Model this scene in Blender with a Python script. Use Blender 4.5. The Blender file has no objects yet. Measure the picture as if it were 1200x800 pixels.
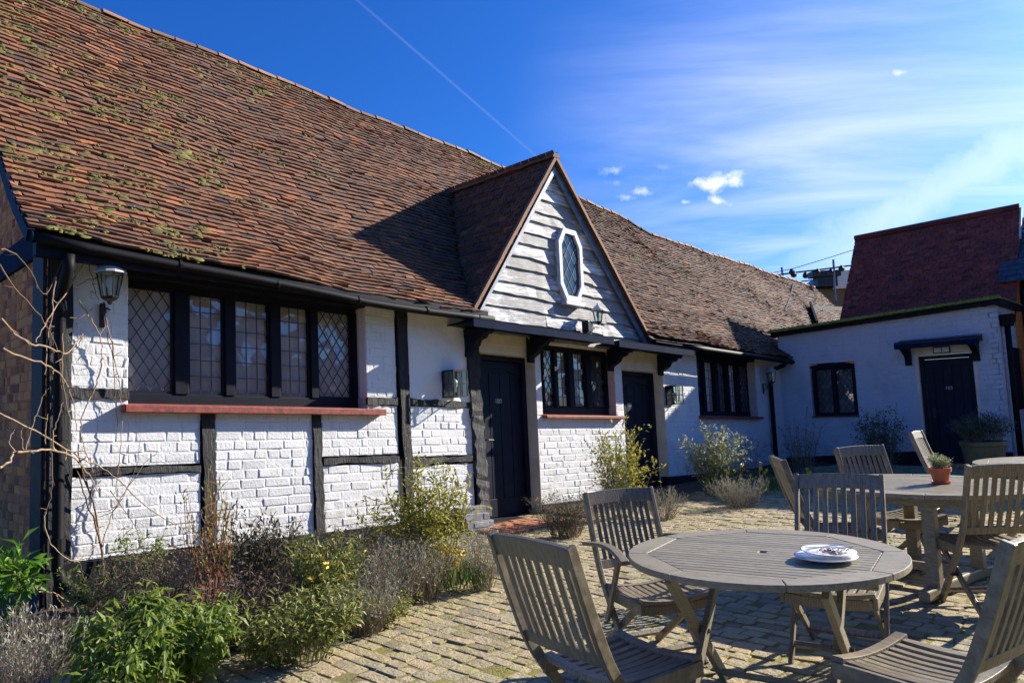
import bpy, math, random
import numpy as np
from mathutils import Vector

random.seed(7)
rng = np.random.default_rng(7)
R_ = math.radians
scene = bpy.context.scene
COL = scene.collection

# ------------------------------------------------------------------ camera
PITCH, ROLL, FPX, CAMZ = R_(5.02), R_(-2.58), 850.0, 1.45
def cam_axes():
    f = np.array([0, math.cos(PITCH), math.sin(PITCH)])
    r = np.array([1.0, 0, 0]); u = np.cross(r, f)
    c, s = math.cos(ROLL), math.sin(ROLL)
    return c*r + s*u, -s*r + c*u, f
CR, CU, CF = cam_axes()
CAM = np.array([0, 0, CAMZ])
cd = bpy.data.cameras.new('camera')
cd.sensor_width = 36.0
cd.lens = FPX/1200*36
cd.clip_start = 0.05; cd.clip_end = 2000
cam = bpy.data.objects.new('camera', cd)
COL.objects.link(cam)
from mathutils import Matrix
cam.matrix_world = Matrix(((CR[0], CU[0], -CF[0], 0), (CR[1], CU[1], -CF[1], 0), (CR[2], CU[2], -CF[2], CAMZ), (0, 0, 0, 1)))
scene.camera = cam

# ------------------------------------------------------------------ sun, sky, exposure
SUN_AZ, SUN_EL = R_(63.0), R_(26.0)          # azimuth measured from +Y towards +X
SUN_STRENGTH, SKY_STRENGTH, EXPOSURE = 5.0, 0.052, 1.12
SUN = np.array([math.sin(SUN_AZ)*math.cos(SUN_EL), math.cos(SUN_AZ)*math.cos(SUN_EL), math.sin(SUN_EL)])
sl = bpy.data.lights.new('sun', 'SUN'); sl.energy = SUN_STRENGTH; sl.angle = R_(0.53); sl.color = (1.0, 0.92, 0.79)
so = bpy.data.objects.new('sun', sl); COL.objects.link(so)
so.rotation_euler = Vector(SUN).to_track_quat('Z', 'Y').to_euler(); so.location = (20, 12, 18)
scene.view_settings.view_transform = 'Standard'; scene.view_settings.look = 'None'
scene.view_settings.exposure = EXPOSURE; scene.view_settings.gamma = 1.0
scene.view_settings.use_curve_mapping = False
scene.render.engine = 'CYCLES'
scene.cycles.max_bounces = 6; scene.cycles.transparent_max_bounces = 12
scene.cycles.use_denoising = True

class NT:
    """tiny wrapper for writing node graphs"""
    def __init__(s, tree): s.t = tree; tree.nodes.clear()
    def n(s, typ, ins=None, **props):
        nd = s.t.nodes.new(typ)
        for k, v in props.items(): setattr(nd, k, v)
        for k, v in (ins or {}).items():
            if isinstance(v, bpy.types.NodeSocket): s.t.links.new(v, nd.inputs[k])
            else: nd.inputs[k].default_value = v
        return nd
    def math(s, op, a, b=0.0, c=None, clamp=False):
        ins = {0: a, 1: b}
        if c is not None: ins[2] = c
        return s.n('ShaderNodeMath', ins, operation=op, use_clamp=clamp).outputs[0]
    def vmath(s, op, a, b=(0, 0, 0)):
        nd = s.n('ShaderNodeVectorMath', {0: a, 1: b}, operation=op)
        return nd.outputs['Value'] if op in ('DOT_PRODUCT', 'LENGTH', 'DISTANCE') else nd.outputs[0]
    def mix(s, fac, a, b, blend='MIX'):
        nd = s.n('ShaderNodeMix', None, data_type='RGBA', blend_type=blend)
        for sock, v in ((nd.inputs[0], fac), (nd.inputs[6], a), (nd.inputs[7], b)):
            if isinstance(v, bpy.types.NodeSocket): s.t.links.new(v, sock)
            else: sock.default_value = v if not isinstance(v, tuple) or len(v) != 3 else (*v, 1)
        return nd.outputs[2]
    def ramp(s, fac, stops, interp='LINEAR'):
        nd = s.n('ShaderNodeValToRGB', {0: fac}); cr = nd.color_ramp; cr.interpolation = interp
        while len(cr.elements) < len(stops): cr.elements.new(0.5)
        for e, (p, c) in zip(cr.elements, stops):
            e.position = p; e.color = (c, c, c, 1) if not isinstance(c, tuple) else (*c, 1)
        return nd.outputs[0]
    def noise(s, vec, scale, detail=4, rough=0.55, dist=0.0):
        return s.n('ShaderNodeTexNoise', {'Vector': vec, 'Scale': scale, 'Detail': detail, 'Roughness': rough, 'Distortion': dist}).outputs[0]
    def smooth(s, x, lo, hi):
        return s.n('ShaderNodeMapRange', {0: x, 1: lo, 2: hi, 3: 0.0, 4: 1.0}, interpolation_type='SMOOTHSTEP').outputs[0]

def pix_dir(x, y):
    d = CR*(x-600)/FPX - CU*(y-400)/FPX + CF
    return d/np.linalg.norm(d)

world = bpy.data.worlds.new('World'); scene.world = world; world.use_nodes = True
W = NT(world.node_tree)
sky = W.n('ShaderNodeTexSky', sky_type='NISHITA', sun_disc=False, sun_elevation=SUN_EL, sun_rotation=SUN_AZ,
          altitude=300, air_density=1.0, dust_density=1.6, ozone_density=4.0)
gam = W.n('ShaderNodeHueSaturation', {'Saturation': 1.25, 'Value': 1.0, 'Color': sky.outputs[0]}).outputs[0]
gam = W.mix(1.0, gam, (0.48, 0.98, 1.72), "MULTIPLY")
dirn = W.n('ShaderNodeTexCoord').outputs['Generated']
sep = W.n('ShaderNodeSeparateXYZ', {0: dirn})
zc = W.math('MAXIMUM', sep.outputs[2], 0.03)
plane = W.n('ShaderNodeCombineXYZ', {0: W.math('DIVIDE', sep.outputs[0], zc), 1: W.math('DIVIDE', sep.outputs[1], zc), 2: 0.0}).outputs[0]
# thin cirrus: long streaks, thicker towards the sun's quarter of the sky
mp = W.n('ShaderNodeMapping', {'Vector': plane, 'Rotation': (0, 0, R_(-38)), 'Scale': (0.5, 1.25, 1)}).outputs[0]
c1 = W.noise(mp, 0.8, 9, 0.60, 0.5)
c2 = W.noise(plane, 0.35, 3, 0.5, 0.2)
side = W.smooth(W.vmath('DOT_PRODUCT', dirn, tuple(pix_dir(1230, 150))), 0.80, 0.985)
cir = W.math('MULTIPLY', W.smooth(W.math('ADD', W.math('MULTIPLY', c1, 0.65), W.math('MULTIPLY', c2, 0.42)), 0.36, 0.80), side)
# a denser feathered streak low on the right
pn = np.cross(pix_dir(930, 318), pix_dir(1200, 172)); pn /= np.linalg.norm(pn)
wob = W.math('MULTIPLY', W.math('SUBTRACT', W.noise(dirn, 12.0, 7, 0.65), 0.5), 0.10)
dd = W.math('ABSOLUTE', W.math('ADD', W.vmath('DOT_PRODUCT', dirn, tuple(pn)), wob))
streak = W.math('MULTIPLY', W.math('SUBTRACT', 1.0, W.smooth(dd, 0.0, 0.065)), W.smooth(W.vmath('DOT_PRODUCT', dirn, tuple(pix_dir(1190, 180))), 0.94, 0.995))
cloud = W.math('MAXIMUM', W.math('MULTIPLY', cir, 0.62), W.math('MULTIPLY', streak, 0.40))
# small cumulus puffs
pn2 = W.noise(dirn, 34.0, 8, 0.62, 0.3)
puffs = None
for px, py, rad, amp in ((838, 216, 30, .9), (858, 211, 34, .9), (842, 236, 21, .85), (752, 225, 22, .7), (736, 231, 18, .5), (720, 200, 22, .5), (803, 237, 10, .6), (1055, 85, 13, .6), (778, 195, 20, .25), (722, 214, 18, .35)):
    c = pix_dir(px, py); u = CR - c*(CR@c); u /= np.linalg.norm(u); v = np.cross(c, u)
    du = W.math('DIVIDE', W.vmath('DOT_PRODUCT', dirn, tuple(u)), rad/FPX)
    dv = W.math('DIVIDE', W.vmath('DOT_PRODUCT', dirn, tuple(v)), rad*0.40/FPX)
    r2 = W.math('SQRT', W.math('ADD', W.math('MULTIPLY', du, du), W.math('MULTIPLY', dv, dv)))
    front = W.math('GREATER_THAN', W.vmath('DOT_PRODUCT', dirn, tuple(c)), 0.5)
    q = W.math('SUBTRACT', W.math('ADD', 1.0, W.math('MULTIPLY', W.math('SUBTRACT', pn2, 0.5), 2.9)), r2)
    q = W.math('MULTIPLY', W.math('MULTIPLY', W.smooth(q, 0.0, 1.35), amp), front)
    puffs = q if puffs is None else W.math('MAXIMUM', puffs, q)
cloud = W.math('MAXIMUM', cloud, puffs)
# vapour trail
pt = np.cross(pix_dir(418, 0), pix_dir(632, 186)); pt /= np.linalg.norm(pt)
trail = W.math('SUBTRACT', 1.0, W.smooth(W.math('ABSOLUTE', W.vmath('DOT_PRODUCT', dirn, tuple(pt))), 0.0003, 0.0026))
trail = W.math('MULTIPLY', trail, W.smooth(W.vmath('DOT_PRODUCT', dirn, tuple(pix_dir(600, 150))), 0.93, 0.99))
cloud = W.math('MAXIMUM', cloud, W.math('MULTIPLY', trail, 0.045), clamp=True)
cc = W.mix(cloud, gam, (12.0, 12.4, 12.9))
bg = W.n('ShaderNodeBackground', {'Color': cc, 'Strength': SKY_STRENGTH})
W.n('ShaderNodeOutputWorld', {'Surface': bg.outputs[0]})

# ------------------------------------------------------------------ house frame of reference
# u runs along the cottage front, v out of the wall into the yard, w up; old house: its courses fall by K per metre along u
Dv = np.array([0.69351232, 0.72044476, 0.0]); Nv = np.array([0.72044476, -0.69351232, 0.0])
P0 = np.array([-0.35244684, 9.17139424, 0.0]); K = 0.05
def H(u, v, w): return P0 + Dv*u + Nv*v + np.array([0, 0, w - K*u])
def Hn(a):
    a = np.asarray(a, float)
    return P0 + a[:, 0:1]*Dv + a[:, 1:2]*Nv + np.stack([0*a[:, 0], 0*a[:, 0], a[:, 2]-K*a[:, 0]], 1)
def Ln(a):                                    # level frame, for the annexe
    a = np.asarray(a, float)
    return P0 + a[:, 0:1]*Dv + a[:, 1:2]*Nv + np.stack([0*a[:, 0], 0*a[:, 0], a[:, 2]], 1)
def at(x, y, v=0.0):                          # (u, w) of a sight line on the plane v
    d = pix_dir(x, y); p = CAM + d*(((P0+Nv*v-CAM)@Nv)/(d@Nv)); u = (p-P0)@Dv
    return u, p[2]+K*u
def ground_at(x, y, z=0.0):
    d = pix_dir(x, y); return CAM + d*((z-CAM[2])/d[2])

# ------------------------------------------------------------------ mesh building
class MB:
    def __init__(s): s.v = []; s.f = []; s.t = []; s.k = 0
    def add(s, pts, faces, tint=0.5):
        pts = np.asarray(pts, float); s.v.append(pts)
        for f in faces: s.f.append(tuple(i+s.k for i in f)); s.t.append(tint)
        s.k += len(pts)
    HEX = ((0, 3, 2, 1), (4, 5, 6, 7), (0, 1, 5, 4), (1, 2, 6, 5), (2, 3, 7, 6), (3, 0, 4, 7))
    def hexa(s, p8, tint=0.5): s.add(p8, s.HEX, tint)
    def box(s, x0, x1, y0, y1, z0, z1, tint=0.5, fn=None):
        p = np.array([(x0, y0, z0), (x1, y0, z0), (x1, y1, z0), (x0, y1, z0), (x0, y0, z1), (x1, y0, z1), (x1, y1, z1), (x0, y1, z1)], float)
        s.hexa(fn(p) if fn else p, tint)
    def tube(s, path, rad, n=6, tint=0.5, cap=True):
        path = np.asarray(path, float); m = len(path)
        rad = np.full(m, rad) if np.isscalar(rad) else np.asarray(rad, float)
        tg = np.gradient(path, axis=0); tg /= np.linalg.norm(tg, axis=1)[:, None]+1e-12
        up = np.array([0, 0, 1.0]) if abs(tg[0][2]) < 0.9 else np.array([1.0, 0, 0])
        a = np.cross(tg[0], up); a /= np.linalg.norm(a); pts = []
        for i in range(m):
            a = a - tg[i]*(a@tg[i]); a /= np.linalg.norm(a)+1e-12; b = np.cross(tg[i], a)
            for k in range(n):
                th = 2*math.pi*k/n; pts.append(path[i] + rad[i]*(math.cos(th)*a + math.sin(th)*b))
        fs = [(i*n+k, i*n+(k+1) % n, (i+1)*n+(k+1) % n, (i+1)*n+k) for i in range(m-1) for k in range(n)]
        if cap: fs += [tuple(range(n-1, -1, -1)), tuple((m-1)*n+k for k in range(n))]
        s.add(pts, fs, tint)
    def sweep(s, path, side, a, b, tint=0.5):
        """rectangular bar along path; side = its width direction, a width, b depth (numbers or lists)"""
        path = np.asarray(path, float); m = len(path); side = np.asarray(side, float); side = side/np.linalg.norm(side)
        a = np.full(m, a) if np.isscalar(a) else np.asarray(a); b = np.full(m, b) if np.isscalar(b) else np.asarray(b)
        tg = np.gradient(path, axis=0); pts = []
        for i in range(m):
            t = tg[i]/np.linalg.norm(tg[i]); nn = np.cross(t, side); nn /= np.linalg.norm(nn)
            for sa, sb in ((-1, -1), (1, -1), (1, 1), (-1, 1)): pts.append(path[i]+side*sa*a[i]/2+nn*sb*b[i]/2)
        fs = [(i*4+k, i*4+(k+1) % 4, i*4+4+(k+1) % 4, i*4+4+k) for i in range(m-1) for k in range(4)]
        fs += [(3, 2, 1, 0), tuple((m-1)*4+k for k in range(4))]
        s.add(pts, fs, tint)
    def lathe(s, prof, n=24, c=(0, 0, 0), tint=0.5):
        pts = [(c[0]+r*math.cos(2*math.pi*k/n), c[1]+r*math.sin(2*math.pi*k/n), c[2]+z) for r, z in prof for k in range(n)]
        m = len(prof)
        fs = [(i*n+k, i*n+(k+1) % n, (i+1)*n+(k+1) % n, (i+1)*n+k) for i in range(m-1) for k in range(n)]
        fs += [tuple(range(n-1, -1, -1)), tuple((m-1)*n+k for k in range(n))]
        s.add(pts, fs, tint)
    def prism(s, poly, off, tint=0.5):
        """poly: 3D outline, extruded by vector off"""
        poly = np.asarray(poly, float); n = len(poly); off = np.asarray(off, float)
        fs = [tuple(range(n-1, -1, -1)), tuple(range(n, 2*n))] + [(i, (i+1) % n, n+(i+1) % n, n+i) for i in range(n)]
        s.add(np.vstack([poly, poly+off]), fs, tint)
    def build(s, name, mat, parent=None, origin=(0, 0, 0), bevel=0, smooth=False, fix=True):
        V = np.vstack(s.v) - np.asarray(origin, float)
        me = bpy.data.meshes.new(name); me.from_pydata(V.tolist(), [], s.f)
        if fix:
            import bmesh
            bm = bmesh.new(); bm.from_mesh(me); bmesh.ops.recalc_face_normals(bm, faces=bm.faces); bm.to_mesh(me); bm.free()
        at_ = me.attributes.new('tint', 'FLOAT', 'FACE'); at_.data.foreach_set('value', np.asarray(s.t, dtype=np.float32))
        me.materials.append(mat)
        if smooth: me.polygons.foreach_set('use_smooth', [True]*len(me.polygons))
        me.update()
        o = bpy.data.objects.new(name, me); COL.objects.link(o)
        if parent: o.parent = parent
        elif np.any(np.asarray(origin)): o.location = origin
        if bevel:
            b = o.modifiers.new('bevel', 'BEVEL'); b.width = bevel; b.segments = 2; b.limit_method = 'ANGLE'; b.angle_limit = R_(40)
        return o

def thing(name, label, cat, loc=(0, 0, 0), rz=0.0, group=None):
    o = bpy.data.objects.new(name, None); COL.objects.link(o); o.empty_display_size = 0.2
    o.location = loc; o.rotation_euler = (0, 0, rz); o['label'] = label; o['category'] = cat
    if group: o['group'] = group
    return o
def tag(o, label, cat, group=None, kind=None):
    o['label'] = label; o['category'] = cat
    if group: o['group'] = group
    if kind: o['kind'] = kind
    return o
def dup(root, loc, rz, label, group=None, scale=1.0):
    kids = [(c, list(c.children)) for c in root.children]
    r = root.copy(); COL.objects.link(r); r.location = loc; r.rotation_euler = (0, 0, rz); r.scale = (scale,)*3; r['label'] = label
    if group: r['group'] = group
    for ch, gk in kids:
        c = ch.copy(); COL.objects.link(c); c.parent = r
        for g in gk:
            d = g.copy(); COL.objects.link(d); d.parent = c
    return r

# ------------------------------------------------------------------ materials
def material(name, fn):
    m = bpy.data.materials.new(name); m.use_nodes = True; t = NT(m.node_tree)
    out = t.n('ShaderNodeOutputMaterial'); sh = fn(t); t.t.links.new(sh, out.inputs['Surface']); return m
def princ(t, col, rough=0.6, bump=None, strength=0.3, dist=0.01, **kw):
    ins = {'Base Color': col if isinstance(col, bpy.types.NodeSocket) else (*col, 1), 'Roughness': rough}
    if bump is not None: ins['Normal'] = t.n('ShaderNodeBump', {'Height': bump, 'Strength': strength, 'Distance': dist}).outputs[0]
    ins.update(kw); return t.n('ShaderNodeBsdfPrincipled', ins).outputs[0]
def pos(t): return t.n('ShaderNodeNewGeometry').outputs['Position']
def obc(t): return t.n('ShaderNodeTexCoord').outputs['Object']
def tint(t): return t.n('ShaderNodeAttribute', attribute_name='tint').outputs['Fac']

def m_plain(col, rough=0.5, var=0.15, scale=14, bump=0.2, bscale=60, **kw):
    def f(t):
        p = obc(t); n = t.noise(p, scale, 5)
        a = tuple(c*(1-var) for c in col); b = tuple(min(1, c*(1+var)) for c in col)
        return princ(t, t.ramp(n, ((0.3, a), (0.7, b))), rough, t.noise(p, bscale, 3), bump, 0.004, **kw)
    return f
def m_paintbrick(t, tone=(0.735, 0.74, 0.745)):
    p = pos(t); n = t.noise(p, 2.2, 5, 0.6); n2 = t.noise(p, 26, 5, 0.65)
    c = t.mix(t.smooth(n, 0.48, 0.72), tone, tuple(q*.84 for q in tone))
    c = t.mix(t.math('MULTIPLY', t.smooth(n2, 0.60, 0.74), 0.45), c, (0.40, 0.37, 0.32))
    c = t.mix(t.math('MULTIPLY', tint(t), 0.10), c, (0.55, 0.53, 0.50))
    zz_ = t.n('ShaderNodeSeparateXYZ', {0: p}).outputs[2]; low = t.math('SUBTRACT', 1.0, t.smooth(zz_, 0.15, 0.95))
    c = t.mix(t.math('MULTIPLY', t.math('MULTIPLY', low, t.smooth(t.noise(p, 6.5, 6, 0.7), 0.42, 0.66)), 0.6), c, (0.36, 0.33, 0.25))
    dr = t.n('ShaderNodeMapping', {'Vector': p, 'Scale': (9, 9, 0.7)}).outputs[0]
    c = t.mix(t.math('MULTIPLY', t.smooth(t.noise(dr, 2.2, 5, 0.6), 0.56, 0.72), 0.35), c, (0.42, 0.41, 0.37))
    return princ(t, c, 0.62, t.noise(p, 45, 6, 0.65), 0.55, 0.012)
def m_plaster(t):
    p = pos(t); n = t.noise(p, 2.5, 5); n2 = t.noise(p, 14, 6, 0.7)
    c = t.mix(t.math('MULTIPLY', t.smooth(n2, 0.58, 0.75), 0.4), (0.80, 0.79, 0.77), (0.48, 0.45, 0.40))
    return princ(t, c, 0.65, t.math('ADD', t.noise(p, 5, 4), t.math('MULTIPLY', n2, 0.5)), 0.55, 0.05)
def m_redbrick(t):
    p = pos(t); n = t.noise(p, 30, 5, 0.7)
    c = t.ramp(tint(t), ((0.0, (0.22, 0.07, 0.03)), (0.45, (0.60, 0.21, 0.06)), (0.8, (0.72, 0.31, 0.10)), (1, (0.30, 0.12, 0.07))))
    c = t.mix(t.math('MULTIPLY', t.smooth(n, 0.5, 0.75), 0.5), c, (0.14, 0.08, 0.06))
    return princ(t, c, 0.85, n, 0.5, 0.01)
def m_timber(t):
    p = pos(t); mp = t.n('ShaderNodeMapping', {'Vector': p, 'Scale': (9, 9, 1.6)}).outputs[0]
    g = t.noise(mp, 5, 7, 0.7, 0.5)
    c = t.ramp(g, ((0.35, (0.006, 0.007, 0.010)), (0.55, (0.013, 0.013, 0.017)), (0.72, (0.055, 0.055, 0.06))))
    return princ(t, c, 0.62, g, 0.9, 0.03)
def m_oldpost(t):
    p = pos(t); mp = t.n('ShaderNodeMapping', {'Vector': p, 'Scale': (12, 12, 1.3)}).outputs[0]
    g = t.noise(mp, 4, 8, 0.7, 0.8)
    c = t.ramp(g, ((0.3, (0.012, 0.012, 0.014)), (0.5, (0.07, 0.07, 0.075)), (0.75, (0.20, 0.20, 0.20))))
    return princ(t, c, 0.8, g, 1.0, 0.05)
def m_tile(stops, lichen=0.5):
    def f(t):
        p = pos(t); c = t.ramp(tint(t), stops)
        n = t.noise(p, 18, 6, 0.7); n3 = t.noise(p, 0.9, 4, 0.6); n4 = t.noise(p, 7, 5, 0.7)
        c = t.mix(t.math('MULTIPLY', t.smooth(n, 0.52, 0.72), 0.55), c, (0.055, 0.045, 0.04))
        c = t.mix(t.math('MULTIPLY', t.smooth(n3, 0.45, 0.7), 0.45), c, (0.085, 0.05, 0.04))
        c = t.mix(t.math('MULTIPLY', t.math('MULTIPLY', t.smooth(n4, 0.56, 0.72), t.smooth(n3, 0.35, 0.6)), lichen), c, (0.22, 0.20, 0.11))
        return princ(t, c, 0.82, n, 0.5, 0.01)
    return f
def m_sett(t):
    p = pos(t); n = t.noise(p, 40, 6, 0.65); n2 = t.noise(p, 1.1, 4, 0.6); n3 = t.noise(p, 9, 5, 0.7)
    c = t.ramp(tint(t), ((0.0, (0.22, 0.180, 0.105)), (0.3, (0.42, 0.340, 0.190)), (0.55, (0.33, 0.285, 0.185)), (0.8, (0.45, 0.335, 0.200)), (1, (0.28, 0.235, 0.160))))
    c = t.mix(t.math('MULTIPLY', t.smooth(n, 0.5, 0.72), 0.4), c, (0.13, 0.11, 0.09))
    c = t.mix(t.math('MULTIPLY', t.math('MULTIPLY', t.smooth(n3, 0.44, 0.66), t.smooth(n2, 0.36, 0.60)), 0.7), c, (0.31, 0.285, 0.075))
    return princ(t, c, 0.8, t.math('ADD', n, t.math('MULTIPLY', n3, 1.5)), 0.8, 0.018)
def m_earth(t):
    p = pos(t); n = t.noise(p, 3.0, 6, 0.65); n2 = t.noise(p, 60, 5, 0.7)
    c = t.mix(t.smooth(n, 0.36, 0.58), (0.20, 0.165, 0.075), (0.27, 0.245, 0.055))
    c = t.mix(t.math('MULTIPLY', t.smooth(n2, 0.5, 0.7), 0.5), c, (0.09, 0.075, 0.04))
    return princ(t, c, 0.95, n2, 0.9, 0.03)
def m_soil(t):
    p = pos(t); n = t.noise(p, 14, 7, 0.7)
    c = t.ramp(n, ((0.35, (0.035, 0.022, 0.014)), (0.65, (0.12, 0.08, 0.05))))
    return princ(t, c, 0.95, n, 1.0, 0.06)
def m_teak(col_a, col_b, stretch=(6, 6, 6)):
    def f(t):
        p = obc(t); mp = t.n('ShaderNodeMapping', {'Vector': p, 'Scale': stretch}).outputs[0]
        g = t.noise(mp, 4, 7, 0.7, 0.3); g2 = t.noise(p, 3.5, 4)
        c = t.mix(t.smooth(g, 0.35, 0.68), col_a, col_b)
        c = t.mix(t.math('MULTIPLY', t.smooth(g2, 0.5, 0.75), 0.35), c, (0.12, 0.105, 0.09))
        c = t.mix(t.math('MULTIPLY', tint(t), 0.55), c, tuple(q*.72 for q in col_a))
        oi = t.n('ShaderNodeObjectInfo').outputs['Random']; c = t.mix(t.math('MULTIPLY', oi, 0.22), c, (0.30, 0.29, 0.27))
        c = t.mix(t.math('MULTIPLY', t.smooth(t.noise(p, 17, 5, 0.7), 0.60, 0.72), 0.5), c, (0.07, 0.055, 0.04))
        return princ(t, c, 0.44, g, 0.4, 0.004)
    return f
def m_board(t):
    p = pos(t); mp = t.n('ShaderNodeMapping', {'Vector': p, 'Scale': (1.0, 1.0, 8.0)}).outputs[0]
    g = t.noise(mp, 3.2, 8, 0.75, 0.4); g2 = t.noise(p, 2.0, 5, 0.6); g3 = t.noise(p, 38, 5, 0.7)
    wear = t.math('ADD', t.math('MULTIPLY', g, 0.6), t.math('ADD', t.math('MULTIPLY', g2, 0.28), t.math('MULTIPLY', tint(t), 0.16)))
    c = t.mix(t.smooth(wear, 0.39, 0.53), (0.76, 0.755, 0.745), (0.25, 0.245, 0.24))
    c = t.mix(t.math('MULTIPLY', t.smooth(g3, 0.6, 0.72), 0.5), c, (0.16, 0.15, 0.14))
    return princ(t, c, 0.65, g, 0.6, 0.02)
def m_glass(t):
    fr = t.n('ShaderNodeFresnel', {'IOR': 1.55}).outputs[0]
    p = pos(t); vo = t.n('ShaderNodeTexVoronoi', {'Vector': p, 'Scale': 8.0}).outputs['Color']
    off = t.vmath('MULTIPLY', t.vmath('SUBTRACT', vo, (0.5, 0.5, 0.5)), (0.13, 0.13, 0.13))
    bump = t.vmath('NORMALIZE', t.vmath('ADD', t.n('ShaderNodeNewGeometry').outputs['Normal'], off))
    gl = t.n('ShaderNodeBsdfGlossy', {'Roughness': 0.015, 'Color': (1, 1, 1, 1), 'Normal': bump})
    tr = t.n('ShaderNodeBsdfTransparent', {'Color': (0.92, 0.94, 0.96, 1)})
    return t.n('ShaderNodeMixShader', {0: t.math('ADD', t.math('MULTIPLY', fr, 1.25), 0.03, clamp=True), 1: tr.outputs[0], 2: gl.outputs[0]}).outputs[0]
def m_leaf(dark, light, trans=0.35, rough=0.5):
    def f(t):
        c = t.mix(tint(t), dark, light)
        n = t.noise(pos(t), 12, 3); c = t.mix(t.math('MULTIPLY', n, 0.35), c, dark)
        b = princ(t, c, rough); tr = t.n('ShaderNodeBsdfTranslucent', {'Color': c}).outputs[0]
        return t.n('ShaderNodeMixShader', {0: trans, 1: b, 2: tr}).outputs[0]
    return f
M = {}
def mk(k, fn): M[k] = material(k, fn)
mk('white_painted_brick', m_paintbrick); mk('plaster', m_plaster); mk('red_brick', m_redbrick); mk('annexe_white_shaded', lambda t: m_paintbrick(t, (0.49, 0.54, 0.615)))  # annexe: white wall with its blue shade put into the base colour
mk('black_timber', m_timber); mk('old_post', m_oldpost)
mk('navy_paint', m_plain((0.005, 0.008, 0.024), 0.55, 0.35, 6, 0.3, **{'Specular IOR Level': 0.2}))
mk('frame_paint', m_plain((0.005, 0.007, 0.017), 0.6, 0.25, 8, 0.25, **{'Specular IOR Level': 0.18}))
mk('blue_board', m_plain((0.006, 0.014, 0.042), 0.75, 0.3, 8, 0.3, **{'Specular IOR Level': 0.05}))
mk('barge_paint', m_plain((0.36, 0.41, 0.49), 0.6, 0.25, 9, 0.4))
mk('shaded_barge', m_plain((0.10, 0.15, 0.24), 0.6, 0.35, 9, 0.4))  # barge paint with blue shade put in, for right barge; reused on festoon posts
mk('jamb_cream', m_plain((0.62, 0.56, 0.45), 0.6, 0.12, 5, 0.2))
mk('reveal_pink', m_plain((0.60, 0.47, 0.42), 0.7, 0.15, 12, 0.5, 30))
mk('white_wood', m_plain((0.60, 0.60, 0.63), 0.55, 0.14, 10, 0.2))
mk('sill_red', m_plain((0.23, 0.050, 0.036), 0.65, 0.45, 16, 0.7, 30))
mk('iron', m_plain((0.012, 0.012, 0.014), 0.4, 0.2, 20, 0.1, Metallic=0.0))
mk('gutter', m_plain((0.007, 0.007, 0.009), 0.6, 0.25, 8, 0.1, **{'Specular IOR Level': 0.15}))
mk('lead', m_plain((0.36, 0.37, 0.39), 0.5, 0.2, 6, 0.2))
mk('came', m_plain((0.035, 0.04, 0.05), 0.5, 0.1, 20, 0.0))
mk('plinth_black', m_plain((0.009, 0.009, 0.012), 0.7, 0.4, 5, 0.8, 25, **{'Specular IOR Level': 0.25}))
mk('plinth_grey', m_plain((0.20, 0.20, 0.21), 0.8, 0.35, 9, 0.8, 25))
mk('blind_dark', m_plain((0.16, 0.16, 0.18), 0.9, 0.2, 4, 0.0))
mk('curtain', m_plain((0.88, 0.84, 0.80), 0.9, 0.12, 3, 0.0))
mk('blind_grey', m_plain((0.88, 0.83, 0.80), 0.9, 0.12, 4, 0.0))
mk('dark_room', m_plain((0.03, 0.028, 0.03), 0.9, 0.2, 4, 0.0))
mk('glass', m_glass)
mk('roof_tile', m_tile(((0.0, (0.040, 0.030, 0.026)), (0.25, (0.095, 0.046, 0.027)), (0.6, (0.165, 0.070, 0.032)), (0.85, (0.25, 0.098, 0.040)), (1.0, (0.36, 0.13, 0.050)))))
mk('red_tile', m_tile(((0.0, (0.10, 0.028, 0.022)), (0.4, (0.25, 0.050, 0.034)), (0.8, (0.36, 0.075, 0.045)), (1.0, (0.42, 0.12, 0.07))), 0.15))
mk('ridge_tile', m_tile(((0.0, (0.18, 0.09, 0.05)), (1.0, (0.42, 0.22, 0.12))), 0.7))
mk('slate', m_plain((0.07, 0.085, 0.11), 0.5, 0.3, 6, 0.4))
mk('moss', m_leaf((0.075, 0.075, 0.018), (0.23, 0.21, 0.05), 0.1, 0.95))
mk('yellow_moss', m_leaf((0.26, 0.20, 0.02), (0.55, 0.45, 0.06), 0.2, 0.9)); mk('sett', m_sett); mk('earth', m_earth); mk('soil', m_soil)
mk('terracotta_step', m_plain((0.38, 0.15, 0.07), 0.8, 0.3, 12, 0.6, 40))
mk('teak', m_teak((0.130, 0.098, 0.052), (0.35, 0.285, 0.178), (34, 4, 4)))
mk('teak_table', m_teak((0.18, 0.150, 0.085), (0.39, 0.335, 0.215), (4, 34, 20)))
mk('weathered_boards', m_board)
mk('digit', m_plain((0.42, 0.44, 0.48), 0.4, 0.05, 5, 0.0))
mk('lamp_glass', lambda t: t.n('ShaderNodeMixShader', {0: 0.14, 1: t.n('ShaderNodeBsdfTransparent', {'Color': (0.80, 0.88, 0.88, 1)}).outputs[0], 2: t.n('ShaderNodeBsdfGlossy', {'Roughness': 0.08}).outputs[0]}).outputs[0])
mk('frosted', m_plain((0.62, 0.66, 0.66), 0.35, 0.08, 5, 0.0))
mk('china', m_plain((0.82, 0.82, 0.83), 0.18, 0.03, 5, 0.0))
mk('steel', m_plain((0.55, 0.56, 0.58), 0.25, 0.05, 5, 0.0, Metallic=1.0))
mk('paper', m_plain((0.80, 0.76, 0.70), 0.8, 0.1, 30, 0.2))
mk('food', m_plain((0.36, 0.20, 0.13), 0.6, 0.5, 60, 0.4))
mk('terracotta', m_plain((0.52, 0.145, 0.05), 0.7, 0.15, 20, 0.3))
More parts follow.
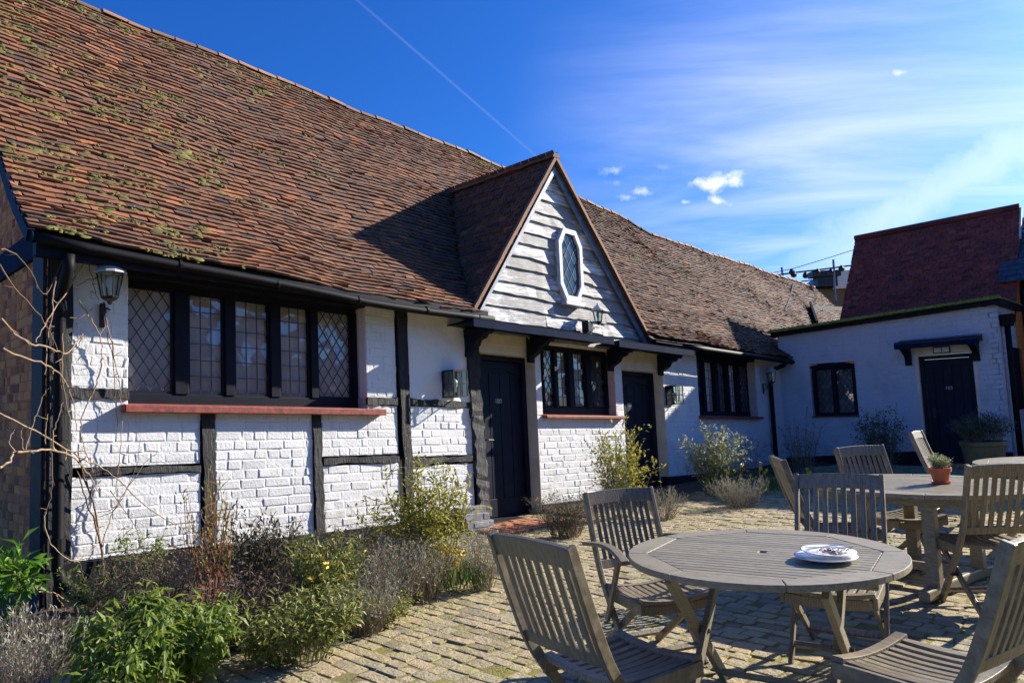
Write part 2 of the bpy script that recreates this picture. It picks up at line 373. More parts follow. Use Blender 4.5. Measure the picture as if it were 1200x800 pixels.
mk('glazed_pot', m_plain((0.16, 0.14, 0.06), 0.5, 0.2, 8, 0.2))
mk('stone', m_plain((0.42, 0.41, 0.38), 0.85, 0.25, 8, 0.6))
mk('bark', m_plain((0.17, 0.105, 0.06), 0.8, 0.35, 18, 0.5))
mk('pale_bark', m_plain((0.31, 0.215, 0.125), 0.75, 0.3, 18, 0.4))
mk('red_stem', m_plain((0.26, 0.10, 0.045), 0.7, 0.3, 18, 0.3))
mk('dry_stem', m_plain((0.20, 0.15, 0.10), 0.8, 0.3, 18, 0.3))
mk('green_stem', m_plain((0.12, 0.14, 0.04), 0.7, 0.3, 18, 0.2))
mk('cable', m_plain((0.02, 0.02, 0.025), 0.5, 0.1, 5, 0.0))
mk('sage_leaf', m_leaf((0.095, 0.150, 0.018), (0.30, 0.40, 0.065), 0.5))
mk('laurel_leaf', m_leaf((0.05, 0.14, 0.012), (0.19, 0.37, 0.03), 0.4, 0.55))
mk('grey_leaf', m_leaf((0.23, 0.23, 0.165), (0.50, 0.49, 0.38), 0.15, 0.8))
mk('olive_leaf', m_leaf((0.12, 0.135, 0.022), (0.36, 0.37, 0.09), 0.35))
mk('gold_leaf', m_leaf((0.20, 0.19, 0.022), (0.52, 0.47, 0.08), 0.45))
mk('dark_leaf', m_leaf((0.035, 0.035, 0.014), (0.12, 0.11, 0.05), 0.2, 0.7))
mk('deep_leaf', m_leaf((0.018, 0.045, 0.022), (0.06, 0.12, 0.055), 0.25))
mk('cream_leaf', m_leaf((0.16, 0.20, 0.05), (0.60, 0.58, 0.36), 0.35))
mk('grass_leaf', m_leaf((0.04, 0.12, 0.015), (0.12, 0.28, 0.04), 0.4))
mk('petal', m_leaf((0.70, 0.48, 0.01), (0.90, 0.70, 0.03), 0.3))
mk('brown_leaf', m_leaf((0.085, 0.05, 0.03), (0.22, 0.14, 0.08), 0.2, 0.8))
# ================================================================== ground
def project(p):
    d = np.asarray(p) - CAM; z = d@CF
    return 600+FPX*(d@CR)/z, 400-FPX*(d@CU)/z, z
def in_bed(u, v):
    e = 0.10*math.sin(3.1*u)+0.06*math.sin(7.7*u+1)
    if -7.5 < u < -1.75: return v < (2.25 if u < -3.2 else 2.10 - 0.05*(u+3.2)) + e
    if 0.75 < u < 2.9: return v < 0.85 + e
    if 2.9 <= u < 8.7: return v < 0.95 + e
    return False
g = MB()
n = 24; xs = np.linspace(-60, 60, n+1)
g.add([(x, y+20, -0.0032) for y in xs for x in xs], [(j*(n+1)+i, j*(n+1)+i+1, (j+1)*(n+1)+i+1, (j+1)*(n+1)+i) for j in range(n) for i in range(n)])
o = g.build('ground', M['earth'], fix=False); o['kind'] = 'structure'

st = MB(); mossy = []
row = -9.0; ri = 0
while row < 10.5:
    rh = rng.uniform(0.085, 0.125); v = 0.0 - rng.uniform(0, .2)
    while v < 9.5:
        ln = rng.uniform(0.105, 0.205); uc, vc = row+rh/2, v+ln/2
        wob = 0.035*math.sin(vc*1.3+row*0.5)
        p = H(uc+wob, vc, 0); p[2] = 0
        px, py, z = project(p)
        ok = z > 0.7 and -260 < px < 1460 and py < 960 and not in_bed(uc, vc)
        if 8.6 < uc and vc < 3.98: ok = False
        if uc < 0.45 and uc > -0.6 and vc < 0.78: ok = False
        if ok:
            hu, hv = rh/2-rng.uniform(.002, .007), ln/2-rng.uniform(.002, .007)
            ang = rng.normal(0, 0.035); ca, sa = math.cos(ang), math.sin(ang)
            zt = rng.normal(0, 0.003); tx, ty = rng.normal(0, 0.025, 2)
            cut = rng.uniform(.10, .30)
            ring = np.array([(1, 1-cut), (1-cut*.7, 1), (-1+cut*.7, 1), (-1, 1-cut), (-1, -1+cut), (-1+cut*.7, -1), (1-cut*.7, -1), (1, -1+cut)])
            ring = ring*rng.uniform(.88, 1.05, (8, 1)); pts = []
            for sc, zz in ((1.0, -0.03), (0.985, -0.0015), (0.955, 0.002), (0.60, 0.0032)):
                for a, b in ring:
                    x, y = a*hu*sc, b*hv*sc
                    q = p + Dv*(x*ca-y*sa) + Nv*(x*sa+y*ca); q[2] = zz+zt+tx*x+ty*y; pts.append(q)
            fs = [(k*8+i, k*8+(i+1) % 8, (k+1)*8+(i+1) % 8, (k+1)*8+i) for k in range(3) for i in range(8)] + [tuple(24+i for i in range(8))]
            st.add(pts, fs, rng.random())
        v += ln
    row += rh; ri += 1
o = st.build('cobbled_yard', M['sett'], smooth=False); o['kind'] = 'structure'

def bed(u0, u1, v1f, zmax):
    b = MB(); nu, nv = int((u1-u0)/0.12)+1, 16; pts = []
    for j in range(nv+1):
        for i in range(nu+1):
            u = u0+(u1-u0)*i/nu; vm = v1f(u); v = vm*j/nv
            q = P0+Dv*u+Nv*v; q[2] = zmax*min(1, (1-j/nv)*3)*(0.75+0.25*math.sin(u*5+v*4)) - 0.008 + rng.normal(0, .010); pts.append(q)
    b.add(pts, [(j*(nu+1)+i, j*(nu+1)+i+1, (j+1)*(nu+1)+i+1, (j+1)*(nu+1)+i) for j in range(nv) for i in range(nu)])
    o = b.build('planting_bed', M['soil'], smooth=True, fix=False); o['kind'] = 'structure'
bed(-7.5, -1.72, lambda u: (2.25 if u < -3.2 else 2.10-0.05*(u+3.2))+0.10*math.sin(3.1*u)+0.06*math.sin(7.7*u+1), 0.06)
bed(0.93, 2.95, lambda u: 0.85+0.10*math.sin(3.1*u), 0.04)
bed(2.95, 8.64, lambda u: 0.95+0.10*math.sin(3.1*u), 0.04)

# ================================================================== builders for walls and roofs
def bricks(mb, a0, a1, b0, b1, fn, course=0.090, proud=(0.0005, 0.0068), stretch=0.255, seed=0, backing=True, jit=0.003):
    """painted or bare brickwork filling a rectangle; fn maps (a along, depth out, b up) to the world"""
    r = np.random.default_rng(seed+int(abs(a0*911+b0*377))); b = math.floor(b0/course)*course; k = 0
    if backing: mb.box(a0, a1, -0.12, 0.0, b0, b1, 0.3, fn)
    while b < b1-0.01:
        lo, hi = max(b, b0), min(b+course-0.010, b1); a = a0-r.uniform(0, stretch)
        while a < a1 and hi-lo > 0.012:
            L = stretch if r.random() < 0.52 else stretch*0.5
            L *= r.uniform(.93, 1.06); x0, x1 = max(a, a0), min(a+L-0.014, a1)
            if x1-x0 > 0.02:
                d = r.uniform(*proud); c = 0.007; j = r.normal(0, jit, 8); e = r.normal(0, jit*.6, 4)
                pts = [(x0+j[0], 0, lo+j[1]), (x1+j[2], 0, lo+j[3]), (x1+j[4], 0, hi+j[5]), (x0+j[6], 0, hi+j[7]),
                       (x0+j[0]+c, d+e[0], lo+j[1]+c), (x1+j[2]-c, d+e[1], lo+j[3]+c), (x1+j[4]-c, d+e[2], hi+j[5]-c), (x0+j[6]+c, d+e[3], hi+j[7]-c)]
                for q in pts[:4]: pass
                mb.add(fn(np.array(pts)), ((4, 5, 6, 7), (0, 1, 5, 4), (1, 2, 6, 5), (2, 3, 7, 6), (3, 0, 4, 7)), r.random())
            a += L
        b += course; k += 1
def tiles(mb, surf, a0, a1, s0, s1, wid=0.165, gauge=0.090, keep=None, seed=1, lift=0.029, bias=None):
    r = np.random.default_rng(seed); s = s0; k = 0
    while s < s1:
        a = a0 - (wid*0.5 if k % 2 else 0)+r.normal(0, .01); ds = r.normal(0, 0.006)
        while a < a1:
            w_ = wid*r.uniform(.93, 1.03); x0, x1 = max(a, a0)+0.002, min(a+w_, a1)-0.001
            if x1-x0 > 0.03:
                am, sm = (x0+x1)/2, s+gauge/2
                if keep is None or keep(am, sm):
                    sl, sr = s+ds+r.normal(0, .006), s+ds+r.normal(0, .006); top = s+gauge*1.35
                    P = [surf(x0, sl), surf(x1, sr), surf(x1, top), surf(x0, top)]
                    P = [np.array(q) for q in P]; nn = np.cross(P[1]-P[0], P[3]-P[0]); nn /= np.linalg.norm(nn)
                    l1, l2 = lift+r.normal(0, .0055), lift+r.normal(0, .0055); cam_ = r.uniform(-.002, .008)
                    if r.random() < 0.025: l1 += .012; l2 += r.uniform(-.004, .016)
                    th = 0.025; mid = (P[0]+P[1])/2+nn*((l1+l2)/2+cam_); midt = (P[2]+P[3])/2+nn*(0.003+cam_*.5)
                    pts = [P[0]+nn*l1, mid, P[1]+nn*l2, P[2]+nn*.002, midt, P[3]+nn*.002,
                           P[0]+nn*(l1-th), mid-nn*th, P[1]+nn*(l2-th)]
                    tn = float(np.clip(r.beta(5, 5)+(bias(am, sm) if bias else 0), 0, 1))
                    if r.random() < .03: tn = r.uniform(.8, 1)
                    if r.random() < .045: tn = r.uniform(0, .15)
                    mb.add(pts, ((0, 1, 4, 5), (1, 2, 3, 4), (6, 7, 1, 0), (7, 8, 2, 1), (6, 0, 5), (2, 8, 3)), tn)
            a += w_
        s += gauge; k += 1
def beam(mb, p0, p1, wide, deep, fn, seed=0, rough=0.012, nseg=10, taper=1.0):
    """hand-hewn timber between two (a, b) points on a wall: wandering edges"""
    r = np.random.default_rng(seed); p0, p1 = np.array(p0), np.array(p1); d = p1-p0; L = np.linalg.norm(d); d /= L; s = np.array([-d[1], d[0]])
    pts = []
    for i in range(nseg+1):
        t = i/nseg; c = p0+(p1-p0)*t; w1 = wide/2*(1+(taper-1)*t)
        for sg, dp in ((-1, -0.02), (-1, deep), (1, deep), (1, -0.02)):
            e = c+s*sg*(w1+r.normal(0, rough)); pts.append((e[0], dp+(r.normal(0, rough*.4) if dp > 0 else 0), e[1]))
    fs = [(i*4+k, i*4+(k+1) % 4, i*4+4+(k+1) % 4, i*4+4+k) for i in range(nseg) for k in range(4)]+[(3, 2, 1, 0), tuple(nseg*4+k for k in range(4))]
    mb.add(fn(np.array(pts)), fs, r.random())

# ================================================================== cottage
cot = thing('cottage', 'long white brick and black timber cottage with mossy tiled roof and boarded gable', 'cottage', tuple(P0))
def part(mb, name, m, parent=cot, **k): return mb.build(name, M[m], parent, P0, **k)

wb = MB()
for a0, a1, b0, b1 in ((-4.63, -4.205, 1.52, 2.62), (-4.63, -4.205, 0.88, 1.44), (-4.205, -3.60, 0.88, 1.375), (-4.63, -3.60, 0.15, 0.80),
                       (-3.46, -2.47, 0.14, 1.375), (-2.36, -1.80, 0.90, 1.375), (-2.36, -1.40, 0.13, 0.80), (-1.80, -1.40, 0.90, 1.43), (-1.80, -1.40, 1.52, 2.60),
                       (-1.22, -0.28, 0.86, 1.43), (-1.22, -0.28, 0.12, 0.75),
                       (0.93, 2.93, 0.16, 1.345), (0.93, 1.05, 1.345, 2.5), (2.73, 2.93, 1.345, 2.5), (1.05, 2.73, 2.34, 2.5),
                       (4.08, 5.22, 0.36, 2.6), (5.22, 7.48, 0.38, 1.35), (7.48, 8.66, 0.40, 2.6)):
    bricks(wb, a0, a1, b0, b1, Hn, seed=3)
part(wb, 'wall', 'white_painted_brick')
pl = MB()
nu, nw = 16, 18; r = np.random.default_rng(5)
pts = [(-1.22+0.94*i/nu, 0.004+0.012*r.random()+0.012*math.sin(i*.9)*math.sin(j*.7), 1.45+1.15*j/nw) for j in range(nw+1) for i in range(nu+1)]
pl.add(Hn(pts), [(j*(nu+1)+i, j*(nu+1)+i+1, (j+1)*(nu+1)+i+1, (j+1)*(nu+1)+i) for j in range(nw) for i in range(nu)])
o = part(pl, 'plaster_panel', 'plaster', fix=False, smooth=True)

# plinth: black render, stepping with the ground; grey painted brick beside the first door
pb = MB(); pb.box(-4.7, -0.22, -0.1, 0.055, -0.4, 0.14, fn=Hn); pb.box(0.95, 4.0, -0.1, 0.03, -0.4, 0.155, fn=Hn); pb.box(4.0, 8.66, -0.1, 0.035, -0.4, 0.37, fn=Hn)
part(pb, 'plinth', 'plinth_black')
gp = MB()
for k, (v1, z1) in enumerate(((0.30, 0.02), (0.24, 0.10), (0.17, 0.18), (0.12, 0.26))):
    bricks(gp, -0.62, -0.2, z1-0.09, z1-0.012, lambda a, v1=v1: Hn(np.asarray(a)+np.array([0, v1, 0])), seed=k, course=0.09)
    gp.box(-0.62, -0.2, 0.056, v1-.002, z1-0.09, z1-0.014, fn=Hn)
part(gp, 'brick_pier', 'plinth_grey')

# timbers, each its own part
def timber(p0, p1, wide, name='timber_rail', m='black_timber', deep=0.022, seed=0, rough=0.008, **k):
    b = MB(); beam(b, p0, p1, wide, deep, Hn, seed, rough, **k); return part(b, name, m)
timber((-3.53, 1.36), (-3.52, -0.05), 0.112, 'timber_post', seed=1)
timber((-2.42, 1.36), (-2.40, 0.10), 0.098, 'timber_post', seed=2)
timber((-1.33, 2.62), (-1.26, 0.10), 0.122, 'timber_post', seed=3, deep=0.03)
timber((-0.21, 1.33), (-0.13, 0.10), 0.165, 'timber_post', 'old_post', seed=4, deep=0.05, rough=0.018, nseg=18)
timber((-0.24, 2.60), (-0.20, 1.30), 0.19, 'timber_post', 'black_timber', seed=44, deep=0.045, rough=0.015, nseg=14)
timber((-4.64, 1.48), (-4.20, 1.48), 0.085, seed=5); timber((-4.55, 0.85), (-3.60, 0.825), 0.052, seed=6)
timber((-2.35, 0.85), (-1.40, 0.85), 0.066, seed=7); timber((-1.23, 0.80), (-0.27, 0.81), 0.066, seed=8)
timber((-1.80, 1.475), (-1.39, 1.475), 0.075, seed=9); timber((-1.23, 1.485), (-0.28, 1.455), 0.075, seed=10)
cp = MB(); cp.box(-4.80, -4.63, -0.20, 0.01, -0.3, 2.68, fn=Hn); beam(cp, (-4.715, 2.65), (-4.71, -0.3), 0.15, 0.035, Hn, 12, 0.008); part(cp, 'corner_post', 'black_timber')
cp = MB(); cp.box(-4.83, -4.801, -0.33, -0.01, -0.3, 2.62, fn=Hn); part(cp, 'end_post', 'black_timber')
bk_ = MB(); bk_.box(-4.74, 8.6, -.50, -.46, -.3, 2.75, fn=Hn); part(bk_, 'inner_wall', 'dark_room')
lt = MB(); lt.box(-4.22, -1.80, -0.22, 0.028, 2.49, 2.66, fn=Hn); part(lt, 'lintel', 'frame_paint', bevel=.008)
lt = MB(); lt.box(5.21, 7.49, -0.22, 0.012, 2.47, 2.60, fn=Hn); part(lt, 'lintel', 'frame_paint', bevel=.008)

# brick end wall seen edge-on at the left
EU = -4.80
def En(a):
    a = np.asarray(a, float); return Hn(np.stack([EU-a[:, 1], a[:, 0], a[:, 2]], 1))
PROF = [(0.30, 2.66), (-0.20, 3.03), (-0.85, 3.66), (-1.5, 4.42), (-3.2, 6.52)]
def prof_w(v): return float(np.interp(-v, [-a for a, b in PROF], [b for a, b in PROF]))
eb = MB()
z = -0.3
for v0 in np.arange(-4.4, -0.19, 0.2):
    top = prof_w(v0+.2)-0.16
    bricks(eb, v0, v0+0.2, -0.3, min(2.60, top), En, seed=int(v0*10)+190, course=0.080, proud=(.003, .008))
    if top > 2.9: bricks(eb, v0, v0+0.2, 2.86, top, En, seed=int(v0*10)+50, course=0.080, proud=(.003, .008))
part(eb, 'end_wall', 'red_brick')
tb = MB(); tb.box(EU-0.03, EU+0.1, -4.4, 0.02, 2.60, 2.85, fn=Hn); part(tb, 'tie_beam', 'blue_board', bevel=.01)

# roof surface
EAVE_U = [-5, -4.6, -3.4, -2.0, 0, 4, 8, 20]; EAVE_A = [0.05, 0.03, -0.02, -0.09, -0.09, -0.06, -0.06, -0.05]
RID_U = [-5, -4, 0, 4, 6.7, 7.7, 9, 20]; RID_A = [0.03, 0.0, -0.07, -0.17, -0.29, -0.34, -0.34, -0.28]
arc = [0.0]
for (v0, w0), (v1, w1) in zip(PROF, PROF[1:]): arc.append(arc[-1]+math.hypot(v1-v0, w1-w0))
PV = [a for a, b in PROF]; PW = [b for a, b in PROF]
def wob(u, s): return 0.6*(0.022*math.sin(u*1.7+s*.8)+0.016*math.sin(u*3.9-s*1.9+1)+0.012*math.sin(s*3.1+u*.6))
def roof_uvw(u, s):
    v = np.interp(s, arc, PV); w = np.interp(s, arc, PW); t = min(1, s/arc[-1])
    if s > arc[-1]: v -= 0.63*(s-arc[-1]); w += 0.77*(s-arc[-1])
    return (u, v, w+(1-t)*np.interp(u, EAVE_U, EAVE_A)+t*np.interp(u, RID_U, RID_A)+wob(u, s))
def roof_pt(u, s): return H(*roof_uvw(u, s))
def roof_w(u, v):
    w = prof_w(v); t = np.clip((0.3-v)/3.5, 0, 1)
    return w+(1-t)*np.interp(u, EAVE_U, EAVE_A)+t*np.interp(u, RID_U, RID_A)
# gable (dormer) roof
GL, GA, GR, GV = (-0.30, 2.66), (1.40, 5.03), (3.57, 2.58), 0.175
def gab_w(u): return np.interp(u, [GL[0]-2, GL[0], GA[0], GR[0], GR[0]+2], [GL[1]-2.8, GL[1], GA[1], GR[1], GR[1]-2.25])
def smax(u):
    if u < 7.75: return arc[-1]
    cut = 5.80+0.08*np.interp(u, [8, 14], [0, 1]); cut = np.interp(u, [7.75, 8.45], [6.22, cut])
    ss = np.linspace(2.5, arc[-1], 80); ww = [roof_uvw(u, q)[2]-wob(u, q) for q in ss]
    return float(np.interp(cut, ww, ss))
def keep_main(u, s):
    if s > smax(u): return False
    _, v, w = roof_uvw(u, s)
    if GL[0]-.05 < u < GR[0]+.05 and gab_w(u) > w-0.03: return False
    return True
from mathutils import noise as mnoise
rt = MB()
def rsurf(u, s):
    return roof_pt(u, s)
tiles(rt, rsurf, -5.0, 18.5, 0.0, arc[-1], keep=keep_main, seed=11, bias=lambda u, s: float(np.interp(u, [-5, -3, -1, 3, 5, 18], [.16, .05, -.03, -.05, -.16, -.14]))+.10*mnoise.noise((u*.8, s*.8, 5.)))
# under-boarding keeps daylight out between tiles
us = np.arange(-4.97, 18.6, 0.35)
for k in range(len(us)-1):
    for s0 in np.arange(0.02, arc[-1]-0.05, 0.25):
        um = (us[k]+us[k+1])/2; s1 = min(s0+0.25, arc[-1])
        if s1 > min(smax(us[k]), smax(us[k+1]))+0.02: continue
        _, vm_, wm_ = roof_uvw(um, s0)
        if GL[0] < um < GR[0] and gab_w(um) > wm_+.1 and vm_ > -1.9: continue
        q = [roof_pt(us[k], s0), roof_pt(us[k+1], s0), roof_pt(us[k+1], s1), roof_pt(us[k], s1)]
        rt.add([p_-np.array([0, 0, .05]) for p_ in q], ((0, 1, 2, 3),), 0.1)
roof = part(rt, 'roof', 'roof_tile', fix=False)
# far slope, so the roof has another side
fs_ = MB()
for k in range(len(us)-1):
    a, b = roof_uvw(us[k], smax(us[k])), roof_uvw(us[k+1], smax(us[k+1]))
    fs_.add([H(*a), H(*b), H(b[0], b[1]-3.6, 2.6), H(a[0], a[1]-3.6, 2.6)], ((0, 1, 2, 3),), .5)
part(fs_, 'far_roof_slope', 'roof_tile', fix=False)
rd = MB(); u = -4.98
while u < 18.4:
    L = 0.30; a, b = np.array(roof_pt(u, smax(u)+.02)), np.array(roof_pt(u+L, smax(u+L)+.02)); dz = np.array([0, 0, rng.normal(0.005, .008)])
    n_ = 8; pts = []
    for p_, rr in ((a+dz, .085), (b+dz, .075)):
        for i in range(n_+1):
            th = math.pi*i/n_; pts.append(p_+Nv*rr*math.cos(th)+np.array([0, 0, rr*math.sin(th)*.9-.03]))
    rd.add(pts, [(i, i+1, n_+2+i, n_+1+i) for i in range(n_)]+[tuple(range(n_+1))], rng.random()); u += L
part(rd, 'ridge_tiles', 'ridge_tile', roof, fix=False)
# moss cushions along the tile edges, thickest at the left
ms = MB()
def cushion(c, nn, rr, hh, t):
    el = rng.uniform(1.0, 2.6); a = Dv-nn*(Dv@nn); a /= np.linalg.norm(a); b = np.cross(nn, a); pts = []; k = 7
    for sc, hz in ((1, 0), (.8, .55), (.4, .95)):
        for i in range(k):
            th = 2*math.pi*i/k; q = sc*rr*rng.uniform(.6, 1.3); pts.append(c+a*q*el*math.cos(th)+b*q*math.sin(th)+nn*hh*hz*rng.uniform(.7, 1.2))
    pts.append(c+nn*hh); fs = [(j*k+i, j*k+(i+1) % k, (j+1)*k+(i+1) % k, (j+1)*k+i) for j in range(2) for i in range(k)]+[(2*k+i, 2*k+(i+1) % k, 3*k) for i in range(k)]
    ms.add(pts, fs, t)
from mathutils import noise as mnoise
cnt = 0
for i in range(3300):
    u, s = rng.uniform(-4.95, 9.5), rng.uniform(0, arc[-1])
    d = mnoise.noise((u*.9, s*1.1, 3.3))*0.6+mnoise.noise((u*3.5, s*3.5, 8.0))*0.3
    thr = np.interp(u, [-5, -3.8, -2.4, 0, 9], [-0.20, -0.06, 0.20, 0.33, 0.36])-(0.30 if s > arc[-1]-.2 else 0) - (0.10 if s < .45 else 0)
    if d < thr: continue
    s = math.floor(s/0.090)*0.090; L = rng.gamma(2.0, .055); hgt = rng.uniform(.007, .017); tn = rng.beta(1.6, 2)
    for j in range(int(L/.011)+1):
        uu = u+rng.uniform(-L, L)*.5
        if uu < -4.97 or not keep_main(uu, s+.02): continue
        p_ = np.array(roof_pt(uu, s)); dn = np.array(roof_pt(uu, s+.05))-p_; dn /= np.linalg.norm(dn); nn = np.cross(Dv, dn); nn = nn if nn[2] > 0 else -nn
        cushion(p_+nn*rng.uniform(.004, .026)+dn*rng.uniform(-.012, .030), nn, rng.gamma(4, .0034), hgt*rng.uniform(.6, 1.3), float(np.clip(tn+rng.normal(0, .18), 0, 1)))
mo = part(ms, 'moss', 'moss', roof, smooth=True, fix=False); mo['kind'] = 'stuff'
# gable roof tiles
gt = MB()
LL = math.hypot(GA[0]-GL[0], GA[1]-GL[1]); LR = math.hypot(GR[0]-GA[0], GA[1]-GR[1])
def gl_surf(a, s):                       # a runs back from the front: v = GV - a
    t = s/LL; return H(GL[0]+(GA[0]-GL[0])*t, a, GL[1]+(GA[1]-GL[1])*t+0.010*math.sin(a*4+s*3)-0.03*math.sin(math.pi*min(1, t)))
def gr_surf(a, s):
    t = s/LR; return H(GR[0]+(GA[0]-GR[0])*t, -a, GR[1]+(GA[1]-GR[1])*t-0.03*math.sin(math.pi*min(1, t)))
def kl(a, s):
    t = s/LL; u, w = GL[0]+(GA[0]-GL[0])*t, GL[1]+(GA[1]-GL[1])*t; return w > roof_w(u, a)-0.06
def kr(a, s):
    t = s/LR; u, w = GR[0]+(GA[0]-GR[0])*t, GR[1]+(GA[1]-GR[1])*t; return w > roof_w(u, -a)-0.06
tiles(gt, lambda a, s: gl_surf(-a, s), -GV, 2.6, 0.0, LL, keep=lambda a, s: kl(-a, s), seed=21)
tiles(gt, lambda a, s: gr_surf(-a, s), -2.6, GV, 0.0, LR, keep=lambda a, s: kr(-a, s), seed=22)
for (u0, w0), (u1, w1) in ((GL, GA), (GR, GA)):
    gt.add([H(u0, GV-.01, w0-.12), H(u1, GV-.01, w1-.12), H(u1, -2.3, w1-.12), H(u0, .2 if u0 < 1 else .2, w0-.12)], ((0, 1, 2, 3),), .1)
groof = part(gt, 'gable_roof', 'roof_tile', fix=False)
gd = MB(); v = GV+.01
while v > -2.2:
    a, b = H(GA[0], v, GA[1]+.0+rng.normal(0, .006)), H(GA[0], v-.3, GA[1]+rng.normal(0, .006)); pts = []
    for p_ in (a, b):
        for i in range(9):
            th = math.pi*i/8; pts.append(p_+Dv*.075*math.cos(th)+np.array([0, 0, .065*math.sin(th)-.03]))
    gd.add(pts, [(i, i+1, 10+i, 9+i) for i in range(8)]+[tuple(range(9))], rng.random()*.5); v -= .3
part(gd, 'ridge_tiles', 'ridge_tile', groof, fix=False)
# verge mortar along the tile edges of the gable
for (u0, w0), (u1, w1) in ((GL, GA), (GR, GA)):
    vg = MB(); r = np.random.default_rng(int(w0*100)); pa = []
    for i in range(25):
        t = i/24; pa.append(H(u0+(u1-u0)*t, GV-.018, w0+(w1-w0)*t-.022+r.normal(0, .004)))
    vg.sweep(pa, Nv, .05, .045, .6); part(vg, 'verge', 'ridge_tile', groof)
# main verge at the far left
pa = [H(-4.985, v, w-.06) for v, w in [(np.interp(s, arc, PV), np.interp(s, arc, PW)+.03) for s in np.linspace(0.02, arc[-1]-.02, 30)]]
vg = MB(); vg.sweep(pa, Dv, .05, .10); part(vg, 'verge_board', 'frame_paint')

# weatherboarded gable
bd = MB(); r = np.random.default_rng(31); w = 2.37; k = 0
while w < GA[1]-0.25:
    ex = r.uniform(.155, .20)
    def lim(ww): return (np.interp(ww, [GL[1], GA[1]], [GL[0], GA[0]])+.07, np.interp(ww, [GR[1], GA[1]], [GR[0], GA[0]])-.09)
    (l0, r0), (l1, r1) = lim(w), lim(min(w+ex+.03, GA[1]-.12)); x = l0
    while x < r0-.02:
        L = r.uniform(.9, 2.4); x2 = min(x+L, r0); x2 = r0 if r0-x2 < .3 else x2
        ns = max(2, int((x2-x)/.12)); tn = r.random(); ph = r.uniform(0, 6); lo = []; hi = []; off = r.normal(0, .010)
        for i in range(ns+1):
            a = x+.002+(x2-x-.004)*i/ns; yb = w+off+.006*math.sin(a*5+ph)+r.normal(0, .0045)
            lo.append((a, yb)); hi.append((min(max(a, l1), r1), w+ex+.025))
        pts = []
        for i in range(ns+1): pts += [(lo[i][0], .072+r.normal(0, .003), lo[i][1]), (lo[i][0], .045, lo[i][1]+.004), (hi[i][0], .042, hi[i][1]), (hi[i][0], .034, hi[i][1])]
        fs = [(i*4+a_, i*4+b_, i*4+4+b_, i*4+4+a_) for i in range(ns) for a_, b_ in ((0, 1), (1, 3), (3, 2), (2, 0))]+[(0, 2, 3, 1), (ns*4, ns*4+1, ns*4+3, ns*4+2)]
        bd.add(Hn(pts), fs, tn); x = x2
    w += ex; k += 1
bd.add(Hn([(GL[0]+.08, .03, 2.45), (GR[0]-.08, .03, 2.45), (GA[0], .03, GA[1]-.08)]), ((0, 1, 2),), .2)
part(bd, 'weatherboarding', 'weathered_boards')
for (u0, w0), (u1, w1), dv in ((GL, GA, 0), (GR, GA, 0)):
    bb = MB(); sg = 1 if u0 < u1 else -1
    pa = [H(u0+.03*sg+(u1-u0)*t, .115, w0-.11+(w1-w0)*t) for t in np.linspace(-0.01, .985, 12)]
    bb.sweep(pa, Nv, .035, .13); part(bb, 'barge_board', 'barge_paint' if sg > 0 else 'shaded_barge', bevel=.004)

# octagonal window in the gable
oc = thing  # (kept as parts of the cottage)
cu, cw, hw, hh, cr_ = 1.68, 3.50, 0.20, 0.45, 0.20
def octo(f, v):
    a, b = hw*f if f < 1.1 else hw+.062, hh*f if f < 1.1 else hh+.07; c1_, c2_ = a*.52, b*.60
    return [(cu-c1_, v, cw-b), (cu+c1_, v, cw-b), (cu+a, v, cw-c2_), (cu+a, v, cw+c2_), (cu+c1_, v, cw+b), (cu-c1_, v, cw+b), (cu-a, v, cw+c2_), (cu-a, v, cw-c2_)]
fr = MB(); I, O_ = octo(1, .13), octo(1.3, .13); I2, O2 = octo(1, .05), octo(1.3, .03); I0, O0 = octo(1, .055), None
P_ = Hn(I+O_+I2+O2)
fr.add(P_, [(i, (i+1) % 8, 8+(i+1) % 8, 8+i) for i in range(8)]+[(8+i, 8+(i+1) % 8, 24+(i+1) % 8, 24+i) for i in range(8)]+[(i, 16+i, 16+(i+1) % 8, (i+1) % 8) for i in range(8)])
fr.box(cu-.20, cu+.20, .03, .17, cw-hh-.14, cw-hh-.085, fn=Hn)
owin = part(fr, 'octagonal_window', 'white_wood', fix=True)
pn_ = MB(); pn_.add(Hn(octo(1, .088)), (tuple(range(8)),)); part(pn_, 'pane', 'glass', owin, fix=False)
pn_ = MB(); pn_.add(Hn(octo(1, .080)), (tuple(range(8)),)); part(pn_, 'backing', 'dark_room', owin, fix=False)
